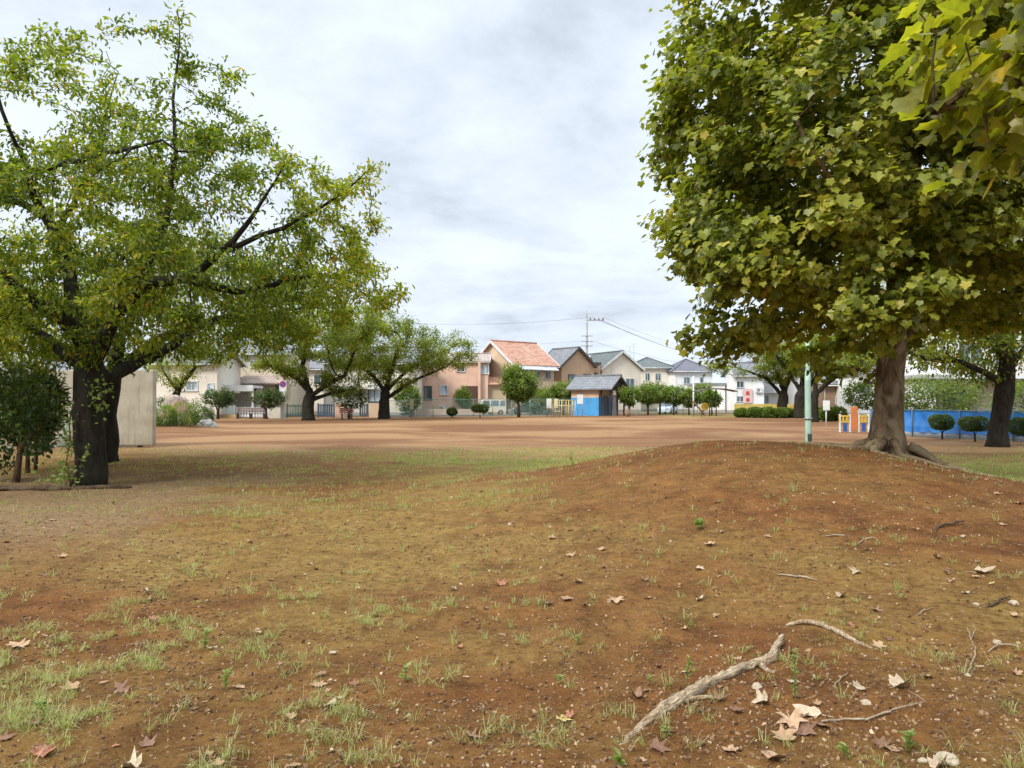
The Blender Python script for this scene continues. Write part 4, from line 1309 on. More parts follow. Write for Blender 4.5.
# white building behind the blue fence
cx = P(962, 400, 50)[0]
wb = empty('apartment_building', (cx, 50, 0)); tag(wb, 'large white building on a pillar with dark eave line behind the blue fence', 'building')
MB().box(-2.6, 6.5, -3, 4, 2.95, 6.2).build('wall', WALL_WHITE, wb)
MB().box(-4.2, 6.8, -3.4, 4.2, 2.78, 2.95).build('eave', DF, wb)
MB().box(-4.4, -2.6, -3.2, 4, 2.95, 3.2).build('porch_roof', paint('porch_grey', (.4, .4, .4), .6), wb)
MB().box(-4.1, -3.35, -3.0, 1, 0, 2.78).build('pillar', WALL_WHITE, wb)
MB().box(-2.2, 6.4, -1.2, 4, 0, 2.78).build('lower_wall', WALL_GREYW, wb)
for xx in (-2.0, .2, 2.4): window(wb, xx, xx + 1.5, 3.9, 5.2, -3, WF, G1)
window(wb, -1.9, -.5, .4, 2.3, -1.2, DF, G1)

# ------------------------------------------------------------------ concrete practice wall
D_ = 27
xa = P(58, 400, D_)[0]; xb = P(155, 400, D_)[0]; zt = P(0, 370, D_)[2]
m, nt, b = nm('board_marked_concrete')
co = objco(nt); sep = nt.nodes.new('ShaderNodeSeparateXYZ'); nt.links.new(co, sep.inputs[0])
fr = math_n(nt, 'FRACT', math_n(nt, 'DIVIDE', sep.outputs[0], .19))
st = noise(nt, objco(nt, (5, 5, .35)), 1.6, 6, .7)
c = mixc(nt, mapr(nt, noise(nt, co, 1.6, 6, .6), .3, .7), (.30, .265, .2), (.45, .41, .33))
c = mixc(nt, mapr(nt, st, .5, .72, 0, .6), c, (.16, .13, .09))
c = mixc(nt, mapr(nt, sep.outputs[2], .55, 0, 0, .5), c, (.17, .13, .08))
nt.links.new(c, b.inputs['Base Color']); b.inputs['Roughness'].default_value = .9
bump(nt, b, math_n(nt, 'ADD', mapr(nt, fr, 0, .1), math_n(nt, 'MULTIPLY', st, .8)), .6, .015)
cw = empty('concrete_wall', ((xa + xb) / 2, D_, 0)); tag(cw, 'free standing grey beige concrete wall behind the left cherry trunk', 'wall')
hl = (xb - xa) / 2
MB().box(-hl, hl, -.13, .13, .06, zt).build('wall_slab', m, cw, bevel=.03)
MB().box(-hl + .1, hl - .5, -.2, .2, -.2, .06).build('footing', paint('old_footing', (.13, .1, .07), .9), cw)

# ------------------------------------------------------------------ boulder and stones
def stone(label, x, y, z, sx, sy, sz, mat, seed, name='boulder'):
    import bmesh
    bm = bmesh.new(); bmesh.ops.create_icosphere(bm, subdivisions=4, radius=1)
    from mathutils import noise as mn
    for v in bm.verts:
        p = v.co.copy()
        f = 1 + .28 * mn.noise(p * 1.3 + Vector((seed, 0, 0))) + .1 * mn.noise(p * 4 + Vector((seed, 3, 0)))
        if abs(p.x) > .0: f *= 1 - .12 * max(0, abs(p.x * .8 + p.z * .7) - .6)
        v.co = Vector((p.x * sx, p.y * sy, p.z * sz)) * f
    me = bpy.data.meshes.new(name); bm.to_mesh(me); bm.free()
    o = link_mesh(name, me, mat, None, (x, y, z)); tag(o, label, 'stone')
    return o


m, nt, b = nm('boulder_stone')
co = objco(nt)
c = mixc(nt, mapr(nt, noise(nt, co, 2.5, 7, .65), .35, .65), (.2, .17, .14), (.42, .36, .31))
c = mixc(nt, mapr(nt, noise(nt, co, 1.3, 3, .5), .48, .56, 0, .75), c, (.36, .17, .12))
nt.links.new(c, b.inputs['Base Color']); b.inputs['Roughness'].default_value = .9
bump(nt, b, noise(nt, co, 6, 7, .7), .8, .06)
p = P(172, 397, 44.5)
stone('big upright boulder with a rusty red patch among the azaleas', p[0] + .05, 44.8, p[2] - .75, .85, .5, 1.0, m, 2.0)
GREYST = paint('grey_stone', (.36, .34, .31), .9, .25, 3, bumpy=.6)
p = P(203, 428, 44)
stone('low grey stone at the right foot of the azaleas', p[0] + .2, 44, .22, .5, .4, .33, GREYST, 5)
p = P(163, 434, 42)
stone('dark stone at the foot of the azaleas beside the concrete wall', p[0] + .1, 42.9, .25, .5, .4, .5, GREYST, 8)
p = P(676, 416, 80)
stone('upright rounded stone left of the row of clipped trees', P(626, 416, 78)[0] + .0, 77, .35, .28, .25, .45, paint('brown_stone', (.25, .17, .11), .9, .2, 3, bumpy=.5), 11)


# ------------------------------------------------------------------ fences
def mesh_fence(label, pts, h, col, name='chain_link_fence', net=True, every=2.0, sheet=None, pr=.03, posts_col=None, gap=0.0):
    p0 = pts[0]; root = empty(name, (p0[0], p0[1], 0)); tag(root, label, 'fence')
    pm = paint('fence_post_' + '%.2f_%.2f' % (col[0], col[1]), posts_col or col, .5)
    wires = MB(); rails = MB()
    for a, b_ in zip(pts[:-1], pts[1:]):
        A = Vector((a[0] - p0[0], a[1] - p0[1], 0)); B = Vector((b_[0] - p0[0], b_[1] - p0[1], 0)); L_ = (B - A).length; u = (B - A) / L_
        n = max(1, int(L_ / every))
        for k in range(n + 1):
            q_ = A + u * L_ * k / n
            mb = MB(); mb.tube([q_ + Vector((0, 0, -.1)), q_ + Vector((0, 0, h + .04))], pr, 6); mb.build('post', pm, root)
        rails.tube([A + Vector((0, 0, h)), B + Vector((0, 0, h))], pr * .8, 6)
        rails.tube([A + Vector((0, 0, .08)), B + Vector((0, 0, .08))], pr * .6, 6)
        if net:
            s = .09; hh = h - .1
            for k in range(int(L_ / s)):
                for sg in (1, -1):
                    t0 = k * s; t1 = t0 + sg * hh * .75
                    z0_, z1_ = .08, h
                    if t1 < 0: z1_ = .08 + (h - .08) * (t0 / (t0 - t1)); t1 = 0
                    if t1 > L_: z1_ = .08 + (h - .08) * ((L_ - t0) / (t1 - t0)); t1 = L_
                    a_ = A + u * t0 + Vector((0, 0, z0_)); c_ = A + u * t1 + Vector((0, 0, z1_))
                    wires.tube([a_, c_], .0045, 3, cap=False, sm=False)
    rails.build('rail', pm, root)
    if net: wires.build('mesh', paint('fence_wire_' + '%.2f' % col[1], tuple(min(1, c * 1.2) for c in col), .5), root)
    return root


def X(px, D_): return P(px, 400, D_)[0]


mesh_fence('long green chain link fence along the far edge of the field', [(X(412, 73), 73), (X(548, 80), 80), (X(578, 83), 83)], 1.72, (.2, .33, .27))
mesh_fence('green chain link fence behind the row of clipped trees', [(X(630, 84), 84), (X(700, 88), 88)], 1.6, (.2, .33, .27))
mesh_fence('short green mesh fence between the forked cherry and the pink house', [(X(386, 72), 72.5), (X(410, 73), 73)], 1.6, (.25, .38, .3))
mesh_fence('low green mesh fence behind the camellias at the left edge', [(-22, 25.5), (X(58, 26), 26.5)], .95, (.2, .36, .27))

# blue netted fence
m, nt, b = nm('blue_net')
v = noise(nt, objco(nt, (1.2, 1.2, .6)), 1.4, 4, .6)
nt.links.new(mixc(nt, mapr(nt, v, .35, .65), (.012, .16, .58), (.04, .31, .82)), b.inputs['Base Color'])
b.inputs['Roughness'].default_value = .65
tr = nt.nodes.new('ShaderNodeBsdfTransparent'); tr.inputs[0].default_value = (.5, .7, 1, 1)
mx = nt.nodes.new('ShaderNodeMixShader'); mx.inputs[0].default_value = .1
nt.links.new(b.outputs[0], mx.inputs[1]); nt.links.new(tr.outputs[0], mx.inputs[2]); nt.links.new(mx.outputs[0], nt.nodes['Material Output'].inputs[0])
A = Vector((X(870, 37), 37, 0)); B = Vector((X(1075, 28.5), 28.5, 0))
bf = mesh_fence('low fence hung with blue netting behind the right hand trees', [(A.x, A.y), (B.x, B.y)], 1.2, (.12, .2, .22), name='netted_fence', net=False, every=2.2, pr=.028)
mb = MB(); n = 90; vs = []; fs = []
dv = B - A; nr = Vector((-dv.y, dv.x, 0)).normalized()
for k in range(n + 1):
    t = k / n
    for j in range(5):
        zz = .2 + .98 * j / 4
        off = .06 + .05 * math.sin(k * 1.1 + j) * (1 - j / 5) + .03 * math.sin(k * .37)
        sag = -.035 * abs(math.sin(k * PI / 4.0)) if j == 4 else 0
        q_ = dv * t + nr * off; vs.append((q_.x, q_.y, zz + sag))
for k in range(n):
    for j in range(4): fs.append((k * 5 + j, k * 5 + j + 1, (k + 1) * 5 + j + 1, (k + 1) * 5 + j))
mb.add(vs, fs, True); mb.build('net', m, bf)
mb = MB(); L_ = dv.length; ang = math.atan2(dv.y, dv.x)
mb.box(0, L_, -.08, .08, 0, .2, Matrix.Rotation(ang, 4, 'Z') @ Matrix.Translation((0, .16, 0))); mb.build('kerb', paint('pale_kerb', (.38, .38, .38), .8), bf)


def box_thing(name, label, cat, px0, px1, py0, D_, mat, depth=.15, z0=0.0, parts=None, group=None, bev=.0):
    x0, z1 = xz(px0, py0, D_); x1, _ = xz(px1, py0, D_)
    o = MB().box(-(x1 - x0) / 2, (x1 - x0) / 2, 0, depth, -.1, z1 - z0).build(name, mat, None, ((x0 + x1) / 2, D_, z0), bevel=bev)
    tag(o, label, cat, group); return o


# walls, gates at the left end
lw = box_thing('garden_wall', 'low mustard coloured wall under white panels left of the carport', 'wall', 200, 236, 414.5, 70, paint('mustard_wall', (.45, .32, .13), .8, bumpy=.2), .2)
wp = box_thing('panel_fence', 'white panel fence standing behind the mustard wall', 'fence', 203, 235, 405, 70.4, siding('white_panels', (.6, .66, .64), False, .6), .05)
box_thing('garden_wall', 'short cream wall between the park bench and the sign post', 'wall', 270, 281, 407.5, 69.5, paint('cream_wall', (.6, .58, .48), .8), .18)
box_thing('gate_pillar', 'pink gate pillar right of the blue gate', 'pillar', 335, 344, 403, 73, WALL_PINK, .5, bev=.02)
box_thing('gate_pillar', 'tan gate pillar touching the forked cherry trunk', 'pillar', 369, 380, 403.5, 74, WALL_BEIGE, .5, bev=.02)
box_thing('garden_wall', 'long low pinkish wall below the pink house', 'wall', 386, 482, 409, 82, paint('pinkish_wall', (.5, .38, .3), .85), .18)
box_thing('garden_wall', 'low grey wall below the orange roofed house', 'wall', 508, 556, 409, 88, paint('grey_wall', (.34, .32, .3), .85), .18)


def slat_fence(label, px0, px1, py0, D_, mat, pitch, wd, name='slat_fence', rails_=True):
    x0, z1 = xz(px0, py0, D_); x1, _ = xz(px1, py0, D_)
    root = empty(name, (x0, D_, 0)); tag(root, label, 'fence' if 'fence' in name else 'gate')
    L_ = x1 - x0; mb = MB(); k = 0
    while k * pitch < L_ - wd:
        mb.box(k * pitch, k * pitch + wd, 0, .03, .08, z1); k += 1
    mb.build('slat_panel', mat, root)
    MB().box(0, L_, .03, .07, z1 - .18, z1 - .1).box(0, L_, .03, .07, .15, .23).build('rail', mat, root)
    for xx in (0, L_): MB().box(xx - .05, xx + .05, -.02, .1, -.1, z1 + .08).build('post', mat, root)
    return root


slat_fence('white picket fence behind the park bench', 236, 270, 407, 70.6, WHITE, .26, .14)
slat_fence('dark green railing fence left of the thick trunked cherry', 287, 306, 404.5, 71, paint('dark_green_metal', (.04, .1, .07), .5), .15, .05)
slat_fence('dark blue slatted gate between the thick trunked cherry and the pink pillar', 318, 334, 404, 72, paint('dark_blue_metal', (.05, .09, .15), .5), .2, .14, 'gate')
slat_fence('dark slatted gate left of the tan gate pillar', 360, 368, 404, 76, paint('dark_grey_metal', (.06, .07, .08), .5), .2, .14, 'gate')
slat_fence('low yellow board fence behind the far right hedge', 735, 800, 404, 86, paint('yellow_paint', (.55, .42, .1), .6), .3, .27)

# ------------------------------------------------------------------ sign post: no parking
x, _ = xz(283, 400, 68); _, zt = xz(283, 380.5, 68)
sp = empty('sign_post', (x, 68, 0)); tag(sp, 'thick white post carrying a round no parking sign', 'sign post')
MB().box(-.19, .19, -.12, .12, -.1, zt - .85).build('post', WHITE, sp, bevel=.02)
MB().tube([(0, 0, zt - .9), (0, 0, zt)], .035, 8).build('pole', METAL, sp)
def disc(r, y0, y1, zc, xc=0, n=28): return [(xc + r * math.cos(2 * PI * k / n), zc + r * math.sin(2 * PI * k / n)) for k in range(n)]
bd = MB().box(-.32, .32, -.075, -.05, zt - .98, zt).build('sign_plate', WHITE, sp)
MB().prism(disc(.29, 0, 0, zt - .32), -.085, -.07).build('sign_ring', paint('sign_red', (.6, .03, .04), .4), bd)
MB().prism(disc(.22, 0, 0, zt - .32), -.092, -.08).build('sign_disc', paint('sign_blue', (.03, .08, .42), .4), bd)
M_ = Matrix.Translation((0, 0, zt - .32)) @ Matrix.Rotation(math.radians(45), 4, 'Y')
MB().box(-.24, .24, -.098, -.088, -.03, .03, M_).build('sign_bar', paint('sign_red', (.6, .03, .04), .4), bd)

# small notice sign right
x, _ = xz(826, 400, 50)
ns = empty('notice_sign', (x, 50, 0)); tag(ns, 'small white notice sign on a thin post right of the green pole', 'sign')
MB().tube([(0, 0, -.1), (0, 0, 1.6)], .045, 8).build('post', WHITE, ns)
MB().box(-.22, .22, -.08, -.045, .98, 1.62).build('sign_plate', WHITE, ns)
# small white notices by the fence
for px, D_, lab, zc, wv in [(549, 78.5, 'white notice board on a post left of the yellow climbing frame', 1.35, .26), (580, 78, 'white box shaped notice by the blue wall of the public toilet', 1.75, .3), (556, 78.2, 'cream notice board right against the yellow climbing frame', 1.35, .2),
                            (412, 71.5, 'small white notice on the green fence near the cream house', 1.3, .16)]:
    x, _ = xz(px, 400, D_)
    s = empty('notice_board', (x, D_, 0)); tag(s, lab, 'sign')
    for sx in (-1, 1): MB().tube([(sx * wv * .8, 0, -.1), (sx * wv * .8, 0, zc)], .03, 6).build('post', METAL, s)
    MB().box(-wv, wv, -.06, -.03, zc - .5, zc + .45).build('sign_plate', WHITE if 'cream' not in lab else paint('cream_board', (.62, .56, .36), .6), s)
# red sign board on the white house at right
x, z = xz(748, 396, 97.2)
s = MB().box(-.6, .6, 0, .05, -.9, .9).build('sign_board', paint('sign_pink', (.7, .5, .48), .5), None, (x, 97.3, z)); tag(s, 'pinkish sign board with red bars on the white house wall at the far right', 'sign')
for za, zb in ((.1, .6), (-.7, -.25)): MB().box(-.22, .22, -.02, .0, za, zb).build('red_mark', paint('sign_dull_red', (.5, .07, .07), .5), s)

# ------------------------------------------------------------------ green pole on the mound's far side
x, _ = xz(808, 400, 24)
gp = empty('lamp_pole', (x, 24, gh(x, 24))); tag(gp, 'pale green painted steel pole beside the plane tree', 'pole')
GP = paint('pale_green_paint', (.36, .53, .44), .45, .12, 2.5, stain=.35)
MB().tube([(0, 0, -.2), (0, 0, .4), (-.005, 0, 2.2), (0, 0, 2.55)], [.105, .095, .09, .08], 16).build('shaft', GP, gp)
MB().tube([(0, 0, 2.53), (0, 0, 2.6), (.0, 0, 4.6)], [.078, .068, .055], 14).build('upper_shaft', GP, gp)
MB().box(-.06, .06, -.15, -.1, .38, .6).build('access_cover', paint('dark_hatch', (.05, .07, .06), .5), gp)
MB().tube([(0, 0, 4.6), (0, 0, 4.7), (0, 0, 4.85), (0, 0, 4.95)], [.06, .2, .22, .05], 14).build('lamp_head', paint('opal_lamp', (.6, .6, .58), .3), gp)
MB().tube([(0, 0, 1.05), (0, 0, 1.1)], [.13, .13], 16).build('clamp_band', METAL, gp)

# ------------------------------------------------------------------ public toilet
x, _ = xz(598, 400, 82)
pt_ = empty('public_toilet', (x, 82, 0), math.radians(-34)); tag(pt_, 'small public toilet with blue lower walls, grey gable roof and open porch', 'public toilet')
CREAMW = paint('toilet_cream', (.6, .42, .3), .8)
MB().box(-2.3, .95, -1.7, 1.7, 1.9, 3.05).build('upper_wall', CREAMW, pt_)
MB().box(-2.33, .98, -1.73, 1.73, -.1, 1.9).build('lower_wall', paint('toilet_blue', (.06, .3, .62), .6), pt_)
hw = 2.1; pr = roof_profile(hw - .35, 3.0, 4.1, .5, .14, 'gable'); n = 6
vs = [(-2.7, y, z) for y, z in pr] + [(2.75, y, z) for y, z in pr]
rb = MB(); rb.add(vs, [tuple(range(n)), tuple(reversed(range(n, 2 * n)))] + [(k, k + n, (k + 1) % n + n, (k + 1) % n) for k in range(n)])
r_ = rb.build('roof', ROOF_GREY, pt_)
MB().tube([(-2.75, 0, 4.26), (2.8, 0, 4.26)], .1, 8).build('ridge_cap', ROOF_GREY, r_)
MB().prism([(-1.7, 0), (1.7, 0), (0, 1.05)], 0, .06)
mb = MB(); mb.add([(2.3, -1.7, 3.0), (2.3, 1.7, 3.0), (2.3, 0, 4.05), (2.36, -1.7, 3.0), (2.36, 1.7, 3.0), (2.36, 0, 4.05)], [(2, 1, 0), (3, 4, 5), (0, 1, 4, 3), (1, 2, 5, 4), (2, 0, 3, 5)])
mb.build('gable_board', paint('dark_timber', (.035, .028, .024), .8), pt_)
for yy in (-1.6, 0, 1.6): MB().box(2.2, 2.34, yy - .07, yy + .07, -.1, 3.0).build('post', paint('dark_timber', (.035, .028, .024), .8), pt_)
MB().box(1.15, 1.29, -1.67, -1.53, -.1, 3.0).build('post', paint('dark_timber', (.035, .028, .024), .8), pt_)
MB().box(-2.3, 2.34, -1.66, -1.54, 3.0, 3.1).box(-2.3, 2.34, 1.54, 1.66, 3.0, 3.1).build('beam', paint('dark_timber', (.035, .028, .024), .8), pt_)
MB().box(.985, 1.03, -.6, .3, 0, 2.1).build('door', paint('toilet_door', (.12, .12, .13), .5), pt_)
MB().box(1.5, 1.6, .4, 1.5, 0, 2.2).build('screen_wall', paint('pale_screen', (.5, .5, .5), .7), pt_)

# ------------------------------------------------------------------ yellow climbing frame
x, _ = xz(564, 400, 75)
cf = empty('jungle_gym', (x, 75, 0), math.radians(12)); tag(cf, 'yellow painted climbing frame of tubes before the public toilet', 'climbing frame')
YEL = paint('cream_yellow_paint', (.6, .48, .2), .45)
for xx in (-1.0, -.35, .35, 1.0):
    for yy in (-.45, .45): MB().tube([(xx, yy, -.1), (xx, yy, 1.62 if abs(xx) > .5 else 1.62)], .045, 8).build('post', YEL, cf)
for zz in (.55, 1.1, 1.62):
    for yy in (-.45, .45):
        MB().tube([(-1.0, yy, zz), (1.0 if zz > 1 else -.35, yy, zz)], .035, 8).build('rung', YEL, cf)
    for xx in (-1.0, -.35, .35, 1.0): MB().tube([(xx, -.45, zz), (xx, .45, zz)], .035, 8).build('rung', YEL, cf)

# ------------------------------------------------------------------ benches
def bench(label, px, D_, L_, rot, mat, name='park_bench', legs=3):
    x, _ = xz(px, 400, D_)
    r_ = empty(name, (x, D_, gh(x, D_)), math.radians(rot)); tag(r_, label, 'bench')
    mb = MB()
    for k in range(4): mb.box(-L_ / 2, L_ / 2, -.25 + k * .13, -.25 + k * .13 + .1, .42, .46)
    mb.build('seat', mat, r_)
    mb = MB(); M_ = Matrix.Translation((0, .27, .5)) @ Matrix.Rotation(math.radians(-12), 4, 'X')
    for k in range(3): mb.box(-L_ / 2, L_ / 2, 0, .035, .06 + k * .15, .17 + k * .15, M_)
    mb.build('backrest', mat, r_)
    for k in range(legs):
        xx = -L_ / 2 + .2 + (L_ - .4) * k / (legs - 1)
        lg = MB().box(xx - .05, xx + .05, -.22, -.12, -.05, .42).box(xx - .05, xx + .05, .18, .28, -.05, .42)
        lg.box(xx - .04, xx + .04, -.22, .28, .36, .42).box(xx - .04, xx + .04, 0, .06, -.02, .5, M_)
        lg.build('leg', paint('bench_leg', (.16, .14, .13), .8), r_)
    return r_


bench('long weathered grey brown park bench before the white picket fence', 251, 68, 2.7, 0, paint('weathered_board', (.2, .15, .13), .8, .2, 4))
bench('reddish brown bench turned sideways below the dark drooping tree', 347, 66, 1.2, 18, paint('red_brown_board', (.3, .11, .07), .8, .2, 4), legs=2)

# ------------------------------------------------------------------ stretching bench with canopy, right
x, _ = xz(712, 400, 79)
sc_ = empty('canopy_shelter', (x, 79, 0)); tag(sc_, 'small dark roofed canopy on two posts at the far right of the field', 'shelter')
n = 12; top = []; bot = []
for k in range(n + 1):
    t = -1 + 2 * k / n
    top.append((t * 2.1 + .3, 2.85 - .28 * t * t)); bot.append((t * 2.1 + .3, 2.77 - .28 * t * t))
MB().prism(bot + top[::-1], -1.0, 1.0).build('roof', paint('canopy_brown', (.12, .085, .08), .7), sc_)
for xx in (-.25, .42): MB().tube([(xx, 0, -.1), (xx, 0, 2.83)], .06, 8).build('post', DF, sc_)
x, _ = xz(699, 400, 77)
sb = empty('slanted_board', (x, 77, 0)); tag(sb, 'slanted brown exercise board left of the small canopy', 'exercise bench')
MB().box(-.95, .95, -.28, .28, -.05, .03, Matrix.Translation((0, 0, .85)) @ Matrix.Rotation(math.radians(48), 4, 'Y')).build('board', paint('brown_board', (.28, .16, .09), .7), sb)
MB().tube([(-.5, .2, -.1), (-.45, .2, 1.3)], .04, 6).build('leg', DF, sb); MB().tube([(.3, .2, -.1), (.3, .2, .5)], .04, 6).build('leg', DF, sb)
x, _ = xz(706, 400, 80.5)
rp = empty('spring_rider', (x, 81, 0)); tag(rp, 'yellow round play panel just left of the canopy posts', 'play equipment')
MB().prism(disc(.42, 0, 0, .95), -.05, .05).build('panel', paint('play_yellow', (.65, .42, .05), .5), rp)
MB().tube([(0, 0, -.1), (0, 0, .6)], .06, 8).build('post', METAL, rp)
# white pole at 694
x, _ = xz(693.5, 400, 82)
wp_ = MB().tube([(0, 0, -.1), (0, 0, 4.2)], [.1, .075], 10).build('white_pole', WHITE, None, (x, 82, 0)); tag(wp_, 'thin white pole rising left of the slanted board', 'pole')
x, _ = xz(636, 400, 79)
wp_ = MB().tube([(0, 0, -.1), (0, 0, 1.6), (-.2, 0, 1.75)], [.05, .05, .05], 10).build('white_post', WHITE, None, (x, 79, 0)); tag(wp_, 'short white hooked post right of the public toilet', 'post')

# coloured play panels
x, _ = xz(854, 400, 40)
pl = empty('play_panel', (x, 40, 0), math.radians(8)); tag(pl, 'orange and yellow play panels with white legs left of the plane tree', 'play equipment')
MB().box(-.17, .17, -.05, .05, .05, 1.3).build('orange_panel', paint('play_orange', (.62, .2, .06), .5), pl, bevel=.02)
for sx in (-1, 1):
    mb = MB()
    c0 = sx * .52
    mb.box(c0 - .32, c0 + .32, -.04, .04, .78, .86).box(c0 - .32, c0 + .32, -.04, .04, .48, .56)
    for k in range(4): mb.box(c0 - .32 + k * .19, c0 - .25 + k * .19, -.038, .038, .56, .78)
    mb.build('yellow_panel', paint('play_yellow', (.65, .42, .05), .5), pl)
    for k in (-.28, .28): MB().box(c0 + k - .03, c0 + k + .03, -.05, .05, -.1, .92).build('leg', WHITE, pl)
    MB().box(c0 - .13, c0 + .07, -.09, -.05, .02, .46).build('blue_panel', paint('play_blue', (.03, .1, .35), .5), pl)


# ------------------------------------------------------------------ cars
def car(label, px, D_, rot, L_, Wd, H_, body, kind='van', name='parked_car'):
    x, _ = xz(px, 400, D_)
    r_ = empty(name, (x, D_, 0), math.radians(rot)); tag(r_, label, 'van' if kind == 'van' else 'car')
    h = L_ / 2
    if kind == 'van':
        prof = [(-h, .28), (-h, .75), (-h + .12, .95), (-h + .55, H_ - .12), (-h + .8, H_), (h - .15, H_), (h, H_ - .12), (h + .02, .28)]
    else:
        prof = [(-h, .28), (-h, .62), (-h + .1, .78), (-h + .85, .92), (-h + 1.4, H_ - .06), (-h + 1.8, H_), (h - .9, H_), (h - .35, .95), (h, .88), (h + .02, .28)]
    MB().prism(prof, -Wd / 2, Wd / 2).build('body', body, r_, bevel=.06)
    zt_ = H_ - .14; zb = .98
    wn = [(-h + .62, -.2), (-.12, h * .5), (h * .5 + .08, h - .12)] if kind == 'van' else [(-h + 1.35, -.02), (.05, h - .95)]
    for a, b_ in wn:
        for s in (-1, 1):
            y = s * (Wd / 2 + .006)
            MB().prism([(a, zb), (b_, zb), (b_ - .03, zt_), (a + .14, zt_)], y - .008, y + .008).build('window', G1, r_)
    xa = -h + .12
    if kind == 'van':
        v = [(-h + .1, -Wd / 2 + .1, .97), (-h + .1, Wd / 2 - .1, .97), (-h + .5, Wd / 2 - .14, H_ - .16), (-h + .5, -Wd / 2 + .14, H_ - .16)]
    else:
        v = [(-h + .83, -Wd / 2 + .1, .95), (-h + .83, Wd / 2 - .1, .95), (-h + 1.36, Wd / 2 - .14, H_ - .1), (-h + 1.36, -Wd / 2 + .14, H_ - .1)]
    v2 = [(a - .03, b_, c_ + .02) for a, b_, c_ in v]
    MB().add(v + v2, [(0, 1, 2, 3), (7, 6, 5, 4), (0, 4, 5, 1), (1, 5, 6, 2), (2, 6, 7, 3), (3, 7, 4, 0)]).build('windscreen', G1, r_)
    for xx in (-h + .62, h - .62):
        for s in (-1, 1):
            y = s * (Wd / 2 - .08)
            w_ = MB(); w_.tube([(xx, y - .09, .28), (xx, y + .1, .28)], .28, 18, sm=False); wo = w_.build('wheel', paint('tyre_rubber', (.03, .03, .03), .8), r_)
            MB().tube([(xx, y - .1, .28), (xx, y + .11, .28)], .16, 12, sm=False).build('rim', METAL, wo)
    for s in (-1, 1): MB().box(-h - .02, -h + .05, s * (Wd / 2 - .3) - .14, s * (Wd / 2 - .3) + .14, .6, .76).build('headlight', paint('lamp_glass', (.6, .62, .64), .2), r_)
    MB().box(-h - .05, -h + .02, -Wd / 2 + .05, Wd / 2 - .05, .26, .46).build('bumper', body, r_)
    MB().box(-h - .06, -h - .045, -.17, .17, .33, .44).build('number_plate', WHITE, r_)
    return r_


car('cream white van parked behind the green fence before the garage', 491, 86, 6, 3.3, 1.48, 1.72, paint('cream_car_paint', (.66, .6, .5), .3, .03), 'van')
car('pale blue car parked under the row of clipped trees', 668, 92, 62, 3.5, 1.55, 1.4, paint('pale_blue_car_paint', (.52, .62, .72), .3, .03), 'car')
car('dark small car half hidden by the dense round green tree', 527, 86.5, 10, 3.3, 1.5, 1.45, paint('dark_car_paint', (.05, .055, .06), .25, .03), 'car')

# ------------------------------------------------------------------ utility poles and wires
CON = paint('pole_concrete', (.33, .33, .32), .8)
def pole(label, x, y, H_, arms=True):
    r_ = empty('utility_pole', (x, y, 0)); tag(r_, label, 'utility pole')
    MB().tube([(0, 0, -.2), (0, 0, H_)], [.2, .13], 12).build('mast', CON, r_)
    MB().tube([(0, 0, H_), (0, 0, H_ + 1.0)], [.04, .03], 6).build('top_rod', METAL, r_)
    MB().box(-.2, 2.2, -.05, .05, H_ - .35, H_ - .24).build('crossarm', METAL, r_)
    for k in range(4):
        MB().tube([(.45 + k * .55, 0, H_ - .24), (.45 + k * .55, 0, H_ - .1), (.45 + k * .55, 0, H_ + .12)], [.09, .12, .05], 8).build('insulator', paint('porcelain', (.25, .25, .27), .3), r_)
    for zz in (H_ - 2.4, H_ - 3.1, H_ - 3.7): MB().box(-.75, .75, -.18, -.1, zz, zz + .08).build('crossarm', METAL, r_)
    MB().tube([(.4, -.3, H_ - 5.6), (.4, -.3, H_ - 4.8)], .26, 12).build('transformer', METAL, r_)
    for k in range(8): MB().tube([(-.25 if k % 2 else .05, -.16, 2 + k * .9), (-.05 if k % 2 else .25, -.16, 2 + k * .9)], .018, 5).build('step_bolt', METAL, r_)
    return r_


xm, _ = xz(587, 400, 100); Hm = xz(587, 318, 100)[1]
pole('tall concrete utility pole with a one sided crossarm behind the public toilet', xm, 100, Hm)
x2, _ = xz(742, 400, 185)
pole('far utility pole hidden behind the right hand crowns', x2, 185, 12.5)
x3, _ = xz(300, 400, 100)
pole('utility pole hidden behind the left hand cherry crowns', x3, 100, Hm + .3)


def wire(label, a, b_, sag, r, grp='overhead wires'):
    pts = []
    for k in range(25):
        t = k / 24; pts.append(Vector(a).lerp(Vector(b_), t) + Vector((0, 0, -4 * sag * t * (1 - t))))
    o = MB().tube([p - pts[0] for p in pts], r, 4, cap=False).build('overhead_wire', paint('wire_black', (.05, .05, .055), .6), None, tuple(pts[0]))
    tag(o, label, 'wire', grp)


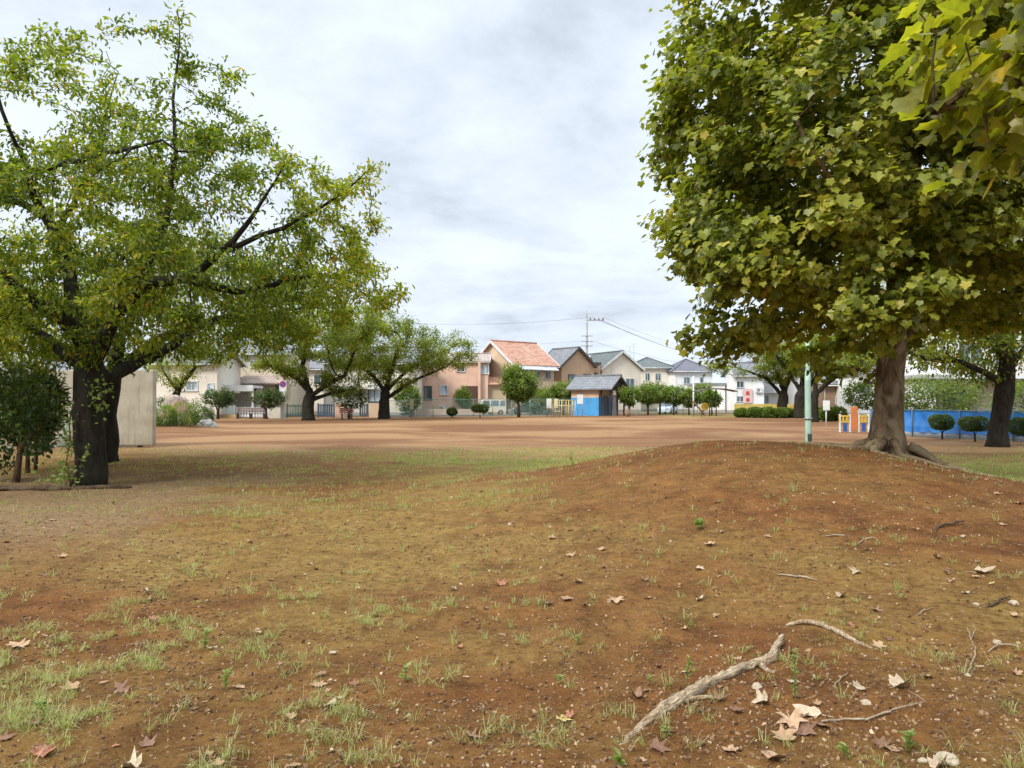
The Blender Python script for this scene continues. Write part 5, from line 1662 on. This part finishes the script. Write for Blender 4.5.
for k in range(2):
    wire('thin overhead wire running left from the pole top over the orange roof, upper pair', (xm + .45 + k * .55, 100, Hm + .12), (x3 + .45 + k * .55, 100, Hm + .42), 1.1, .009)
    wire('thin overhead wire running right and away from the pole crossarm', (xm + .45 + k * 1.65, 100, Hm + .12), (x2 + .45 + k * 1.65, 185, 12.62), 1.6, .012)
wire('thicker bundled cable sagging to the right from the utility pole', (xm + 1.9, 99.95, Hm - .3), (x2 + 1.5, 184.9, 12.1), 2.0, .03)
wire('lower cable running left from the pole past the orange roof', (xm - .6, 99.85, Hm - 3.0), (x3 - .6, 99.85, Hm - 2.7), .9, .012)
wire('lower cable running right from the pole past the hipped roofs', (xm + .6, 99.85, Hm - 3.0), (x2 + .6, 184.8, 9.4), 1.2, .015)
for px, D_, zt_, lab in [(630, 112, 9.6, 'tall thin television antenna left of the cream hipped roof'), (634, 116, 10.3, 'thin television antenna above the cream hipped roof')]:
    x, _ = xz(px, 400, D_)
    an = empty('antenna', (x, D_, 7.0)); tag(an, lab, 'antenna')
    MB().tube([(0, 0, -1.5), (0, 0, zt_ - 7)], .025, 5).build('mast', METAL, an)
    mb = MB(); mb.tube([(-.7, 0, zt_ - 7.2), (.7, 0, zt_ - 7.2)], .015, 4)
    for k in range(7): mb.tube([(-.6 + k * .2, -.25, zt_ - 7.2), (-.6 + k * .2, .25, zt_ - 7.2)], .01, 4)
    mb.build('aerial', METAL, an)
# thin service road behind the far fence
me = bpy.data.meshes.new('road')
vs = []; fs = []
line = [(-60, 74), (X(412, 73) + 0, 76.5), (X(548, 80), 83.5), (X(700, 88), 92), (60, 94)]
for (x, y) in line: vs += [(x, y, .055), (x, y + 4.2, .055)]
for k in range(len(line) - 1): fs.append((2 * k, 2 * k + 2, 2 * k + 3, 2 * k + 1))
me.from_pydata(vs, [], fs)
rd_ = link_mesh('road', me, paint('asphalt', (.075, .074, .072), .9, .15, 2, bumpy=.2)); tag(rd_, kind='structure')
# ------------------------------------------------------------------ foreground bits
def G(px, py):
    """place on the ground seen at a photograph spot"""
    lo = 2.0; o = None
    y = 2.5
    prev = 2.5
    while y < 60:
        p = P(px, py, y)
        if p[2] < gh(p[0], p[1]):
            a, c = prev, y
            for _ in range(14):
                mmm = (a + c) / 2; p = P(px, py, mmm)
                if p[2] < gh(p[0], p[1]): c = mmm
                else: a = mmm
            p = P(px, py, c)
            return (p[0], p[1], gh(p[0], p[1]))
        prev = y; y += .1
    p = P(px, py, 40); return (p[0], 40, 0)


def resample(pts, rr, step=.03, jit=.006):
    out = []; ro = []
    for i in range(len(pts) - 1):
        p0 = Vector(pts[max(i - 1, 0)]); p1 = Vector(pts[i]); p2 = Vector(pts[i + 1]); p3 = Vector(pts[min(i + 2, len(pts) - 1)])
        n = max(2, int((p2 - p1).length / step))
        for k in range(n):
            t = k / n
            q_ = .5 * ((2 * p1) + (p2 - p0) * t + (2 * p0 - 5 * p1 + 4 * p2 - p3) * t * t + (3 * p1 - p0 - 3 * p2 + p3) * t ** 3)
            out.append(q_ + Vector([random.uniform(-jit, jit) for _ in range(3)])); ro.append(rr[i] * (1 - t) + rr[i + 1] * t)
    out.append(Vector(pts[-1])); ro.append(rr[-1])
    return out, ro


def ground_stick(name, label, cat, pix, rads, lift, mat, wob=.12, n=9, sides=None, jit=.005):
    pts = []
    for (px, py), l in zip(pix, lift):
        g = G(px, py); pts.append((g[0], g[1], g[2] + l))
    o0 = Vector(pts[0])
    pts = [tuple(Vector(p) - o0) for p in pts]
    a, r = resample(pts, rads, .03, jit)
    mb = MB(); mb.tube(a, r, n, wob=wob)
    if not sides:
        o = mb.build(name, mat, None, tuple(o0)); tag(o, label, cat); return o
    root = empty(name, tuple(o0)); tag(root, label, cat)
    mb.build('main_stem', mat, root)
    for spix, srad, slift in sides:
        sp_ = []
        for (px, py), l in zip(spix, slift):
            g = G(px, py); sp_.append(tuple(Vector((g[0], g[1], g[2] + l)) - o0))
        a, r = resample(sp_, srad, .03, jit)
        m2 = MB(); m2.tube(a, r, max(5, n - 2), wob=wob); m2.build('side_branch', mat, root)
    return root


ground_stick('surface_root', 'thick bleached root snaking diagonally over the soil at the bottom', 'root',
             [(618, 746), (648, 722), (672, 706), (700, 690), (728, 677), (752, 667), (770, 662), (777, 650), (783, 643)],
             [.008, .022, .034, .032, .028, .026, .027, .023, .016], [-.008, .004, .012, .014, .013, .012, .018, .035, .045], M_ROOT, .14, 12,
             [([(672, 706), (700, 700), (720, 699)], [.02, .012, .006], [.015, .01, .0]), ([(760, 668), (772, 672), (779, 668)], [.016, .012, .006], [.02, .0, -.01])])
ground_stick('surface_root', 'curved pale root arching out of the soil right of the thick one', 'root',
             [(786, 626), (802, 624), (822, 627), (845, 637), (862, 645), (878, 649)], [.008, .015, .018, .017, .012, .004], [.004, .016, .014, .01, .006, .0], M_ROOT, .1, 10)
ground_stick('fallen_twig', 'long thin twig reaching right from the heap of dry leaves', 'twig',
             [(822, 724), (845, 722), (866, 722), (884, 716), (905, 710), (925, 706)], [.005, .0055, .006, .0055, .0045, .003], [.012, .014, .018, .016, .016, .02], M_TWIG, .1, 6,
             [([(925, 706), (918, 702), (908, 697)], [.003, .003, .002], [.02, .03, .035])])
ground_stick('fallen_twig', 'upright looking pale twig with a kink at the right', 'twig',
             [(967, 676), (973, 664), (975, 652), (971, 641), (967, 630)], [.005, .005, .0045, .004, .003], [.01, .02, .02, .02, .02], M_TWIG, .1, 6,
             [([(971, 641), (975, 634), (974, 628)], [.003, .0025, .002], [.02, .025, .03])])
ground_stick('fallen_twig', 'dark bent twig near the right edge beside a pale stone', 'twig',
             [(985, 608), (995, 606), (1002, 602), (1010, 599)], [.006, .009, .01, .005], [.0, .015, .025, .02], M_ROOTD, .1, 6,
             [([(990, 607), (987, 601)], [.005, .003], [.01, .03])])
ground_stick('fallen_twig', 'pale curved twig at the right edge below the dark bent one', 'twig',
             [(988, 653), (998, 648), (1010, 647), (1020, 648)], [.004, .007, .006, .003], [.005, .015, .015, .01], M_TWIG, .1, 6)
ground_stick('fallen_twig', 'short dark stick on the upper right of the mound slope', 'twig',
             [(934, 530), (942, 527), (952, 526), (964, 524)], [.01, .014, .014, .008], [.0, .02, .03, .03], M_ROOTD, .1, 6,
             [([(938, 529), (935, 533)], [.008, .004], [.01, .0])])
ground_stick('fallen_twig', 'short straight stick on the middle of the mound slope', 'twig',
             [(826, 537), (836, 536), (845, 536)], [.007, .009, .006], [.008, .01, .01], M_TWIG, .1, 6)
ground_stick('fallen_twig', 'thin branching stick above the curved pale root', 'twig',
             [(778, 575), (792, 577), (806, 579), (818, 581)], [.005, .009, .009, .004], [.006, .012, .012, .008], M_TWIG, .12, 6)
ground_stick('fallen_twig', 'slim arched stick on the mound right of the straight one', 'twig',
             [(855, 546), (862, 542), (872, 539), (876, 540)], [.004, .006, .005, .003], [.005, .012, .02, .015], M_TWIG, .1, 5)
ground_stick('fallen_twig', 'tiny forked stick in the middle right of the slope', 'twig',
             [(916, 616), (924, 612), (934, 609)], [.004, .005, .003], [.004, .01, .012], M_TWIG, .1, 5)
ground_stick('fallen_twig', 'small stick between the thick root and the long thin twig', 'twig',
             [(833, 687), (840, 681), (848, 675)], [.004, .0045, .003], [.004, .01, .012], M_TWIG, .1, 5)

# dry leaves: a few shapes curled differently
def dry_leaf_mesh(seed, kind):
    rs = np.random.default_rng(seed)
    if kind == 'plane':
        out = [(0, 0), (.3, -.12), (.58, .1), (.36, .3), (.66, .62), (.26, .6), (.12, .8), (0, 1.05), (-.14, .8), (-.26, .6), (-.62, .62), (-.36, .3), (-.58, .08), (-.3, -.12)]
    else:
        out = [(0, 0), (.16, .12), (.26, .32), (.27, .55), (.18, .8), (0, 1.0), (-.18, .8), (-.27, .55), (-.26, .32), (-.16, .12)]
    out = np.array(out) * (1 + rs.normal(size=(len(out), 1)) * .08)
    ring = []; k = len(out)
    cen = np.array([0, .42])
    V = []
    for s in (0.0, .5, 1.0):
        for p_ in out:
            if s == 0: continue
            V.append(cen + (p_ - cen) * s)
    V = [cen] + V
    V = np.array(V)
    cx_, cy_ = rs.uniform(.6, 3.2), rs.uniform(-.4, 1.8)
    z = .35 * cx_ * V[:, 0] ** 2 + .3 * cy_ * (V[:, 1] - .4) ** 2 + .05 * np.sin(V[:, 0] * 9 + seed) + .04 * rs.normal(size=len(V))
    z -= z.min()
    F = []
    for i in range(k):
        j = (i + 1) % k
        F += [(0, 1 + i, 1 + j), (1 + i, 1 + k + i, 1 + k + j), (1 + i, 1 + k + j, 1 + j)]
    me = bpy.data.meshes.new('fallen_leaf')
    n0 = len(V)
    VV = [(a[0], a[1] - .42, zz) for a, zz in zip(V, z)]
    # petiole as a thin strip
    VV += [(-.02, -.42, z[0] * .3 + .02), (.02, -.42, z[0] * .3 + .02), (.05, -.85, .05), (.03, -.85, .05)]
    F.append((n0, n0 + 1, n0 + 2, n0 + 3))
    me.from_pydata(VV, [], F)
    me.polygons.foreach_set('use_smooth', [True] * len(me.polygons))
    return me


def dry_mat(name, a, b_, vein):
    m, nt, b = nm(name)
    co = objco(nt)
    oi = nt.nodes.new('ShaderNodeObjectInfo')
    c = mixc(nt, oi.outputs['Random'], a, b_)
    c = mixc(nt, mapr(nt, noise(nt, co, 5, 5, .7), .4, .7, 0, .6), c, vein)
    nt.links.new(c, b.inputs['Base Color']); b.inputs['Roughness'].default_value = .7
    bump(nt, b, noise(nt, co, 9, 4), .4, .05)
    return m


DM = {'tan': dry_mat('dry_leaf_tan', (.36, .21, .11), (.52, .34, .2), (.2, .11, .06)), 'brown': dry_mat('dry_leaf_brown', (.2, .1, .055), (.32, .18, .1), (.1, .05, .03)),
      'pale': dry_mat('dry_leaf_pale', (.42, .32, .21), (.56, .45, .31), (.27, .18, .11)), 'red': dry_mat('dry_leaf_red', (.3, .11, .06), (.4, .18, .09), (.16, .06, .03)),
      'yellow': dry_mat('dry_leaf_yellow', (.55, .42, .14), (.6, .5, .22), (.4, .25, .1))}
protos = {}
for key, kinds in (('tan', ('plane', 'plane', 'oval')), ('brown', ('plane', 'plane', 'oval')), ('pale', ('plane', 'oval')), ('red', ('plane', 'oval')), ('yellow', ('oval', 'plane'))):
    protos[key] = []
    for i, k in enumerate(kinds):
        me = dry_leaf_mesh(sum(map(ord, key)) % 50 + i * 7, k); me.materials.append(DM[key]); protos[key].append(me)


def drop_leaf(x, y, key, size, label, group=None, tilt=.3, idx=None, up=0.0):
    me = protos[key][idx if idx is not None else random.randrange(len(protos[key]))]
    o = bpy.data.objects.new('fallen_leaf', me)
    o.location = (x, y, gh(x, y) + .004 + up)
    dxn = (gh(x + .1, y) - gh(x - .1, y)) / .2; dyn = (gh(x, y + .1) - gh(x, y - .1)) / .2
    nrm = Vector((-dxn + random.gauss(0, tilt * .5), -dyn + random.gauss(0, tilt * .5), 1)).normalized()
    qn = Vector((0, 0, 1)).rotation_difference(nrm) @ Quaternion((0, 0, 1), random.uniform(0, 2 * PI))
    o.rotation_mode = 'QUATERNION'; o.rotation_quaternion = qn
    flip = -1 if random.random() < .35 else 1
    o.scale = (size * random.uniform(.8, 1.1), size, size * random.uniform(.5, 1.5))
    COL.objects.link(o); tag(o, label, 'leaf', group)
    return o


spec = [(982, 573, 'pale', .24, 'large pale buff leaf lying flat on the right of the mound slope', 1), (17, 647, 'tan', .16, 'bright tan curled leaf near the left edge', 0),
        (330, 709, 'pale', .15, 'long grey curled leaf at the bottom left of centre', 1), (353, 686, 'red', .07, 'small reddish leaf above the long grey curled one', 0),
        (292, 719, 'tan', .085, 'light orange tan leaf left of the long grey curled one', 0), (578, 583, 'tan', .12, 'upper leaf of the loose tan cluster in the middle', 1),
        (568, 600, 'tan', .13, 'widest leaf of the tan cluster in the middle of the field', 0), (548, 605, 'brown', .13, 'brown leaf at the left end of the tan cluster in the middle', 0),
        (616, 602, 'tan', .15, 'flat tan leaf right of the cluster in the middle', 0), (500, 585, 'red', .12, 'brownish red leaf among grass left of the middle cluster', 0),
        (700, 601, 'pale', .13, 'pale leaf above the thick bleached root', 2 - 1), (686, 675, 'pale', .08, 'small whitish leaf left of the thick root bend', 0),
        (775, 760, 'tan', .15, 'large tan leaf at the very bottom right of centre', 0), (810, 714, 'pale', .19, 'big pale curled leaf on top of the dry leaf heap', 1),
        (792, 726, 'tan', .17, 'broad tan leaf left in the dry leaf heap', 0), (806, 733, 'brown', .16, 'broad brown leaf at the front of the dry leaf heap', 0), (822, 728, 'brown', .15, 'brown rolled leaf at the right of the dry leaf heap', 2),
        (784, 738, 'tan', .14, 'tan leaf lying lowest in the dry leaf heap', 1), (901, 688, 'pale', .13, 'pale leaf above the end of the long thin twig', 0), (860, 690, 'pale', .1, 'small pale leaf between the two twigs', 0),
        (720, 700, 'brown', .09, 'brown leaf tucked below the thick root', 0), (738, 712, 'brown', .09, 'brown leaf a little in front of the thick root', 1), (660, 750, 'brown', .12, 'grey brown leaf at the near end of the thick root', 0),
        (700, 570, 'pale', .11, 'pale leaf high on the mound slope', 0), (855, 573, 'pale', .11, 'pale leaf on the mound slope above the curved root', 0),
        (45, 755, 'red', .12, 'reddish leaf in the bottom left corner grass', 0), (120, 690, 'brown', .14, 'brown leaf among the bottom left grass tufts', 0), (70, 690, 'tan', .12, 'tan leaf among the bottom left grass tufts', 1)]
for px, py, key, s, lab, ix in spec:
    g = G(px, py); drop_leaf(g[0], g[1], key, s * .72, lab, None, .35, ix % len(protos[key]), .006)
GL = {'tan': 'one of the dry tan leaves scattered singly over the open soil', 'brown': 'one of the dark brown dry leaves scattered over the open soil', 'pale': 'one of the bleached whitish leaves scattered over the open soil',
      'red': 'one of the few rust red leaves scattered over the open soil', 'yellow': 'one of the few yellow leaves scattered over the open soil'}
cl = scatter(235, 3.4, 15, lambda x, y: np.clip(.22 + .6 * smooth(.48, .62, fbm(x * .9 + 7, y * .9, 71, 3)) + .9 * np.exp(-((x - 1.5) ** 2) / .5 - ((y - 3.9) ** 2) / .4) + .35 * smooth(.3, -1.5, x) * smooth(7, 4, y), 0, 1))
for x, y in cl:
    key = random.choices(['tan', 'brown', 'pale', 'red', 'yellow'], [.42, .32, .12, .1, .04])[0]
    drop_leaf(x, y, key, random.uniform(.03, .08) * (1 if y < 7 else 1.15), GL[key], {'tan': 'dry tan leaves on the soil', 'brown': 'dark brown leaves on the soil', 'pale': 'bleached leaves on the soil', 'red': 'rust red leaves on the soil', 'yellow': 'yellow leaves on the soil'}[key])

# pale stones near the bottom right
SM = paint('pale_pebble', (.45, .37, .26), .85, .2, 12, bumpy=.3)
for i, (px, py, r, lab) in enumerate([(948, 762, .05, 'pale stone at the bottom right edge of the photo, largest of the stones'), (866, 704, .028, 'whitish stone inside the curve of the long thin twig'), (1014, 604, .035, 'pale stone next to the dark bent twig'),
                                      (997, 643, .026, 'small pale stone above the curved twig at the right'), (968, 676, .018, 'pebble at the foot of the kinked pale twig'), (923, 762, .022, 'pebble left of the largest pale stone'), (757, 688, .03, 'pale pebble below the bend of the thick root'), (976, 605, .022, 'pebble left of the dark bent twig')]):
    g = G(px, py)
    s = stone(lab, g[0], g[1], g[2] + r * .25, r, r * .8, r * .6, SM, i * 3.1, 'pebble')

# weeds one can single out
def weed(label, px, py, h, kind, nl, ls, name='weed'):
    g = G(px, py); root = empty(name, g); tag(root, label, 'weed')
    stems = MB(); pos = []; tip = []; nrm = []
    ns = 3 if kind == 'rosette' else random.choice([1, 2, 3])
    for s in range(ns):
        a = random.uniform(0, 2 * PI); lean = random.uniform(.1, .5)
        pts = [Vector((0, 0, -.01)), Vector((math.cos(a) * lean * h * .3, math.sin(a) * lean * h * .3, h * .5)), Vector((math.cos(a) * lean * h * .8, math.sin(a) * lean * h * .8, h * random.uniform(.8, 1)))]
        stems.tube(pts, [.0022, .0018, .001], 4, cap=False)
        for k in range(nl // ns):
            t = random.uniform(.15, 1); q_ = pts[0].lerp(pts[1], t * 2) if t < .5 else pts[1].lerp(pts[2], t * 2 - 1)
            b_ = random.uniform(0, 2 * PI); pos.append(tuple(q_)); tip.append((math.cos(b_), math.sin(b_), random.uniform(.1, .7))); nrm.append((-math.cos(b_) * .4, -math.sin(b_) * .4, 1))
    stems.build('stem', M_WEED, root)
    n = len(pos)
    leaf_cloud('foliage', np.array(pos), np.array(tip), np.array(nrm), ls * RNG.uniform(.6, 1.3, n), RNG.random(n), LEAF_OVAL if kind == 'leafy' else LEAF_CHERRY, M_WEED, root)
    return root


for a in [('bright green broad leaved weed near the bottom centre', 405, 683, .1, 'leafy', 16, .045), ('tall feathery weed standing right of the thick root end', 795, 703, .3, 'leafy', 60, .028), ('feathery weed standing left of the thick root', 687, 690, .22, 'leafy', 36, .025),
          ('small pale weed under the thick root', 668, 736, .05, 'rosette', 12, .04), ('bright weed cut by the bottom edge left of the root', 620, 767, .06, 'rosette', 16, .05), ('leafy weed at the bottom right before the gravel', 908, 754, .12, 'leafy', 24, .04),
          ('tiny bright weed at the bottom right', 846, 757, .06, 'rosette', 14, .035), ('green weed in the middle left of the tan cluster', 578, 645, .07, 'leafy', 22, .03), ('weed tuft below the middle cluster', 560, 684, .06, 'leafy', 18, .03),
          ('fresh weed tuft on the left flank of the mound', 700, 530, .12, 'rosette', 30, .07), ('tall stalky weed at the left foot of the mound', 572, 470, .38, 'leafy', 60, .05), ('pale green weed tuft right of the tall feathery weed row', 650, 685, .05, 'rosette', 10, .03),
          ('ragged weed at the bottom left', 205, 648, .13, 'leafy', 40, .035), ('ragged pale weed in the bottom left grass', 225, 690, .12, 'leafy', 40, .035), ('weed in the bottom left corner', 45, 720, .12, 'leafy', 40, .035)]:
    weed(*a)

# vine leaves on the cherry trunk
tx = P(90, 485, D0)[0]
vine = empty('vine', (tx, D0 - .4, .0)); tag(vine, 'light green vine climbing the dark trunk of the large cherry', 'vine')
mb = MB(); pts = [Vector((-.12, -.02, .0)), Vector((-.22, -.03, .45)), Vector((-.16, .0, .9)), Vector((-.2, .02, 1.25)), Vector((-.14, .05, 1.6))]
mb.tube(pts, .012, 5); mb.tube([pts[1], Vector((.1, -.08, .55)), Vector((.25, -.05, .8))], .009, 5); mb.build('stem', M_ROOTD, vine)
pos = []
for k in range(46):
    t = RNG.random() * 3.999; i = int(t); pos.append(np.array(pts[i].lerp(pts[i + 1], t - i)) + RNG.normal(size=3) * [.07, .03, .05] + [0, -.05, 0])
for k in range(14): pos.append(np.array([.12 + .12 * RNG.random(), -.1, .5 + .3 * RNG.random()]))
for k in range(130): pos.append(np.array([-.25, -.05, .22]) + RNG.normal(size=3) * [.2, .14, .14])
for k in range(90): pos.append(np.array([.3, .15, 1.75]) + RNG.normal(size=3) * [.12, .1, .3])
pos = np.array(pos); n = len(pos)
leaf_cloud('foliage', pos, RNG.normal(size=(n, 3)) * .5 + [0, -.5, -.2], RNG.normal(size=(n, 3)) * .4 + [0, -.6, .6], .1 * RNG.uniform(.6, 1.2, n), RNG.random(n), LEAF_OVAL, M_WEED, vine)

# soil edging at the left
pts = [(P(px, 490, D0)[0], 14.2 + .5 * k, 0) for k, px in enumerate((-60, -20, 20, 60, 100, 130))]
pts = [(-13.5, 14.1), (-12, 14.15), (-10.5, 14.3), (-9.3, 14.25), (-8.1, 14.3), (-7.2, 14.6)]
pp_ = [(a - pts[0][0], b_ - pts[0][1], gh(a, b_) + .02 - gh(*pts[0])) for a, b_ in pts]
a, r = resample(pp_, [.07, .075, .07, .06, .06, .03], .12, .02)
lg = MB().tube(a, r, 8, wob=.2).build('edging_log', M_ROOTD, None, (pts[0][0], pts[0][1], gh(*pts[0]))); tag(lg, 'low dark earthy log edging the bed under the large cherry', 'log')
# ------------------------------------------------------------------ light
w = bpy.data.worlds.new('World'); scene.world = w; w.use_nodes = True
nt = w.node_tree
bg = nt.nodes['Background']
sky = nt.nodes.new('ShaderNodeTexSky'); sky.sky_type = 'NISHITA'; sky.sun_disc = False
SUN_EL, SUN_AZ = math.radians(42), math.radians(-135)   # azimuth from +Y, clockwise
sky.sun_elevation = SUN_EL; sky.sun_rotation = SUN_AZ
tc = nt.nodes.new('ShaderNodeTexCoord')
sep = nt.nodes.new('ShaderNodeSeparateXYZ'); nt.links.new(tc.outputs['Generated'], sep.inputs[0])
# project directions on a flat cloud layer
zz = math_n(nt, 'MAXIMUM', sep.outputs[2], 0.0)
den = math_n(nt, 'ADD', zz, .22)
cmb = nt.nodes.new('ShaderNodeCombineXYZ')
nt.links.new(math_n(nt, 'DIVIDE', sep.outputs[0], den), cmb.inputs[0])
nt.links.new(math_n(nt, 'DIVIDE', sep.outputs[1], den), cmb.inputs[1])
n1 = noise(nt, cmb.outputs[0], .95, 7, .58, .35)
n2 = noise(nt, cmb.outputs[0], 3.4, 6, .6, .3)
mixn = math_n(nt, 'ADD', math_n(nt, 'MULTIPLY', n1, .75), math_n(nt, 'MULTIPLY', n2, .25))
cloud = ramp(nt, mixn, [(.36, (.72, .78, .86)), (.47, (.65, .72, .81)), (.54, (.57, .635, .725)), (.62, (.42, .475, .555))])
cover = mapr(nt, n1, .30, .40, .78, 1.0)
up = nt.nodes.new('ShaderNodeMapRange'); up.interpolation_type = 'SMOOTHSTEP'
nt.links.new(sep.outputs[2], up.inputs[0])
for i, v in enumerate((.48, .95, 1.0, 2.9)): up.inputs[i + 1].default_value = v
cloud = mixc(nt, 1.0, cloud, (1, 1, 1), 'MULTIPLY')
vm = nt.nodes.new('ShaderNodeVectorMath'); vm.operation = 'SCALE'
nt.links.new(cloud, vm.inputs[0]); nt.links.new(up.outputs[0], vm.inputs['Scale'])
vs = nt.nodes.new('ShaderNodeVectorMath'); vs.operation = 'SCALE'
nt.links.new(sky.outputs[0], vs.inputs[0]); vs.inputs['Scale'].default_value = 1.0
# Nishita sky at strength 0.1, cloud layer expressed relative to it
vc = nt.nodes.new('ShaderNodeVectorMath'); vc.operation = 'SCALE'
nt.links.new(vm.outputs[0], vc.inputs[0]); vc.inputs['Scale'].default_value = 10.0 * 1.0
fin = mixc(nt, cover, vs.outputs[0], vc.outputs[0])
nt.links.new(fin, bg.inputs[0]); bg.inputs[1].default_value = 0.1

sl = bpy.data.lights.new('sun', 'SUN'); sl.energy = 2.7; sl.angle = math.radians(16); sl.color = (1, .94, .84)
so = bpy.data.objects.new('sun', sl); COL.objects.link(so)
d = Vector((math.sin(SUN_AZ) * math.cos(SUN_EL), math.cos(SUN_AZ) * math.cos(SUN_EL), math.sin(SUN_EL)))
so.rotation_euler = (-d).to_track_quat('-Z', 'Y').to_euler()

scene.view_settings.view_transform = 'Standard'
scene.view_settings.look = 'None'
scene.view_settings.exposure = 0.45
scene.view_settings.gamma = 1
scene.cycles.use_denoising = True
scene.cycles.max_bounces = 6
scene.cycles.transmission_bounces = 4
scene.cycles.diffuse_bounces = 3
scene.cycles.transparent_max_bounces = 8
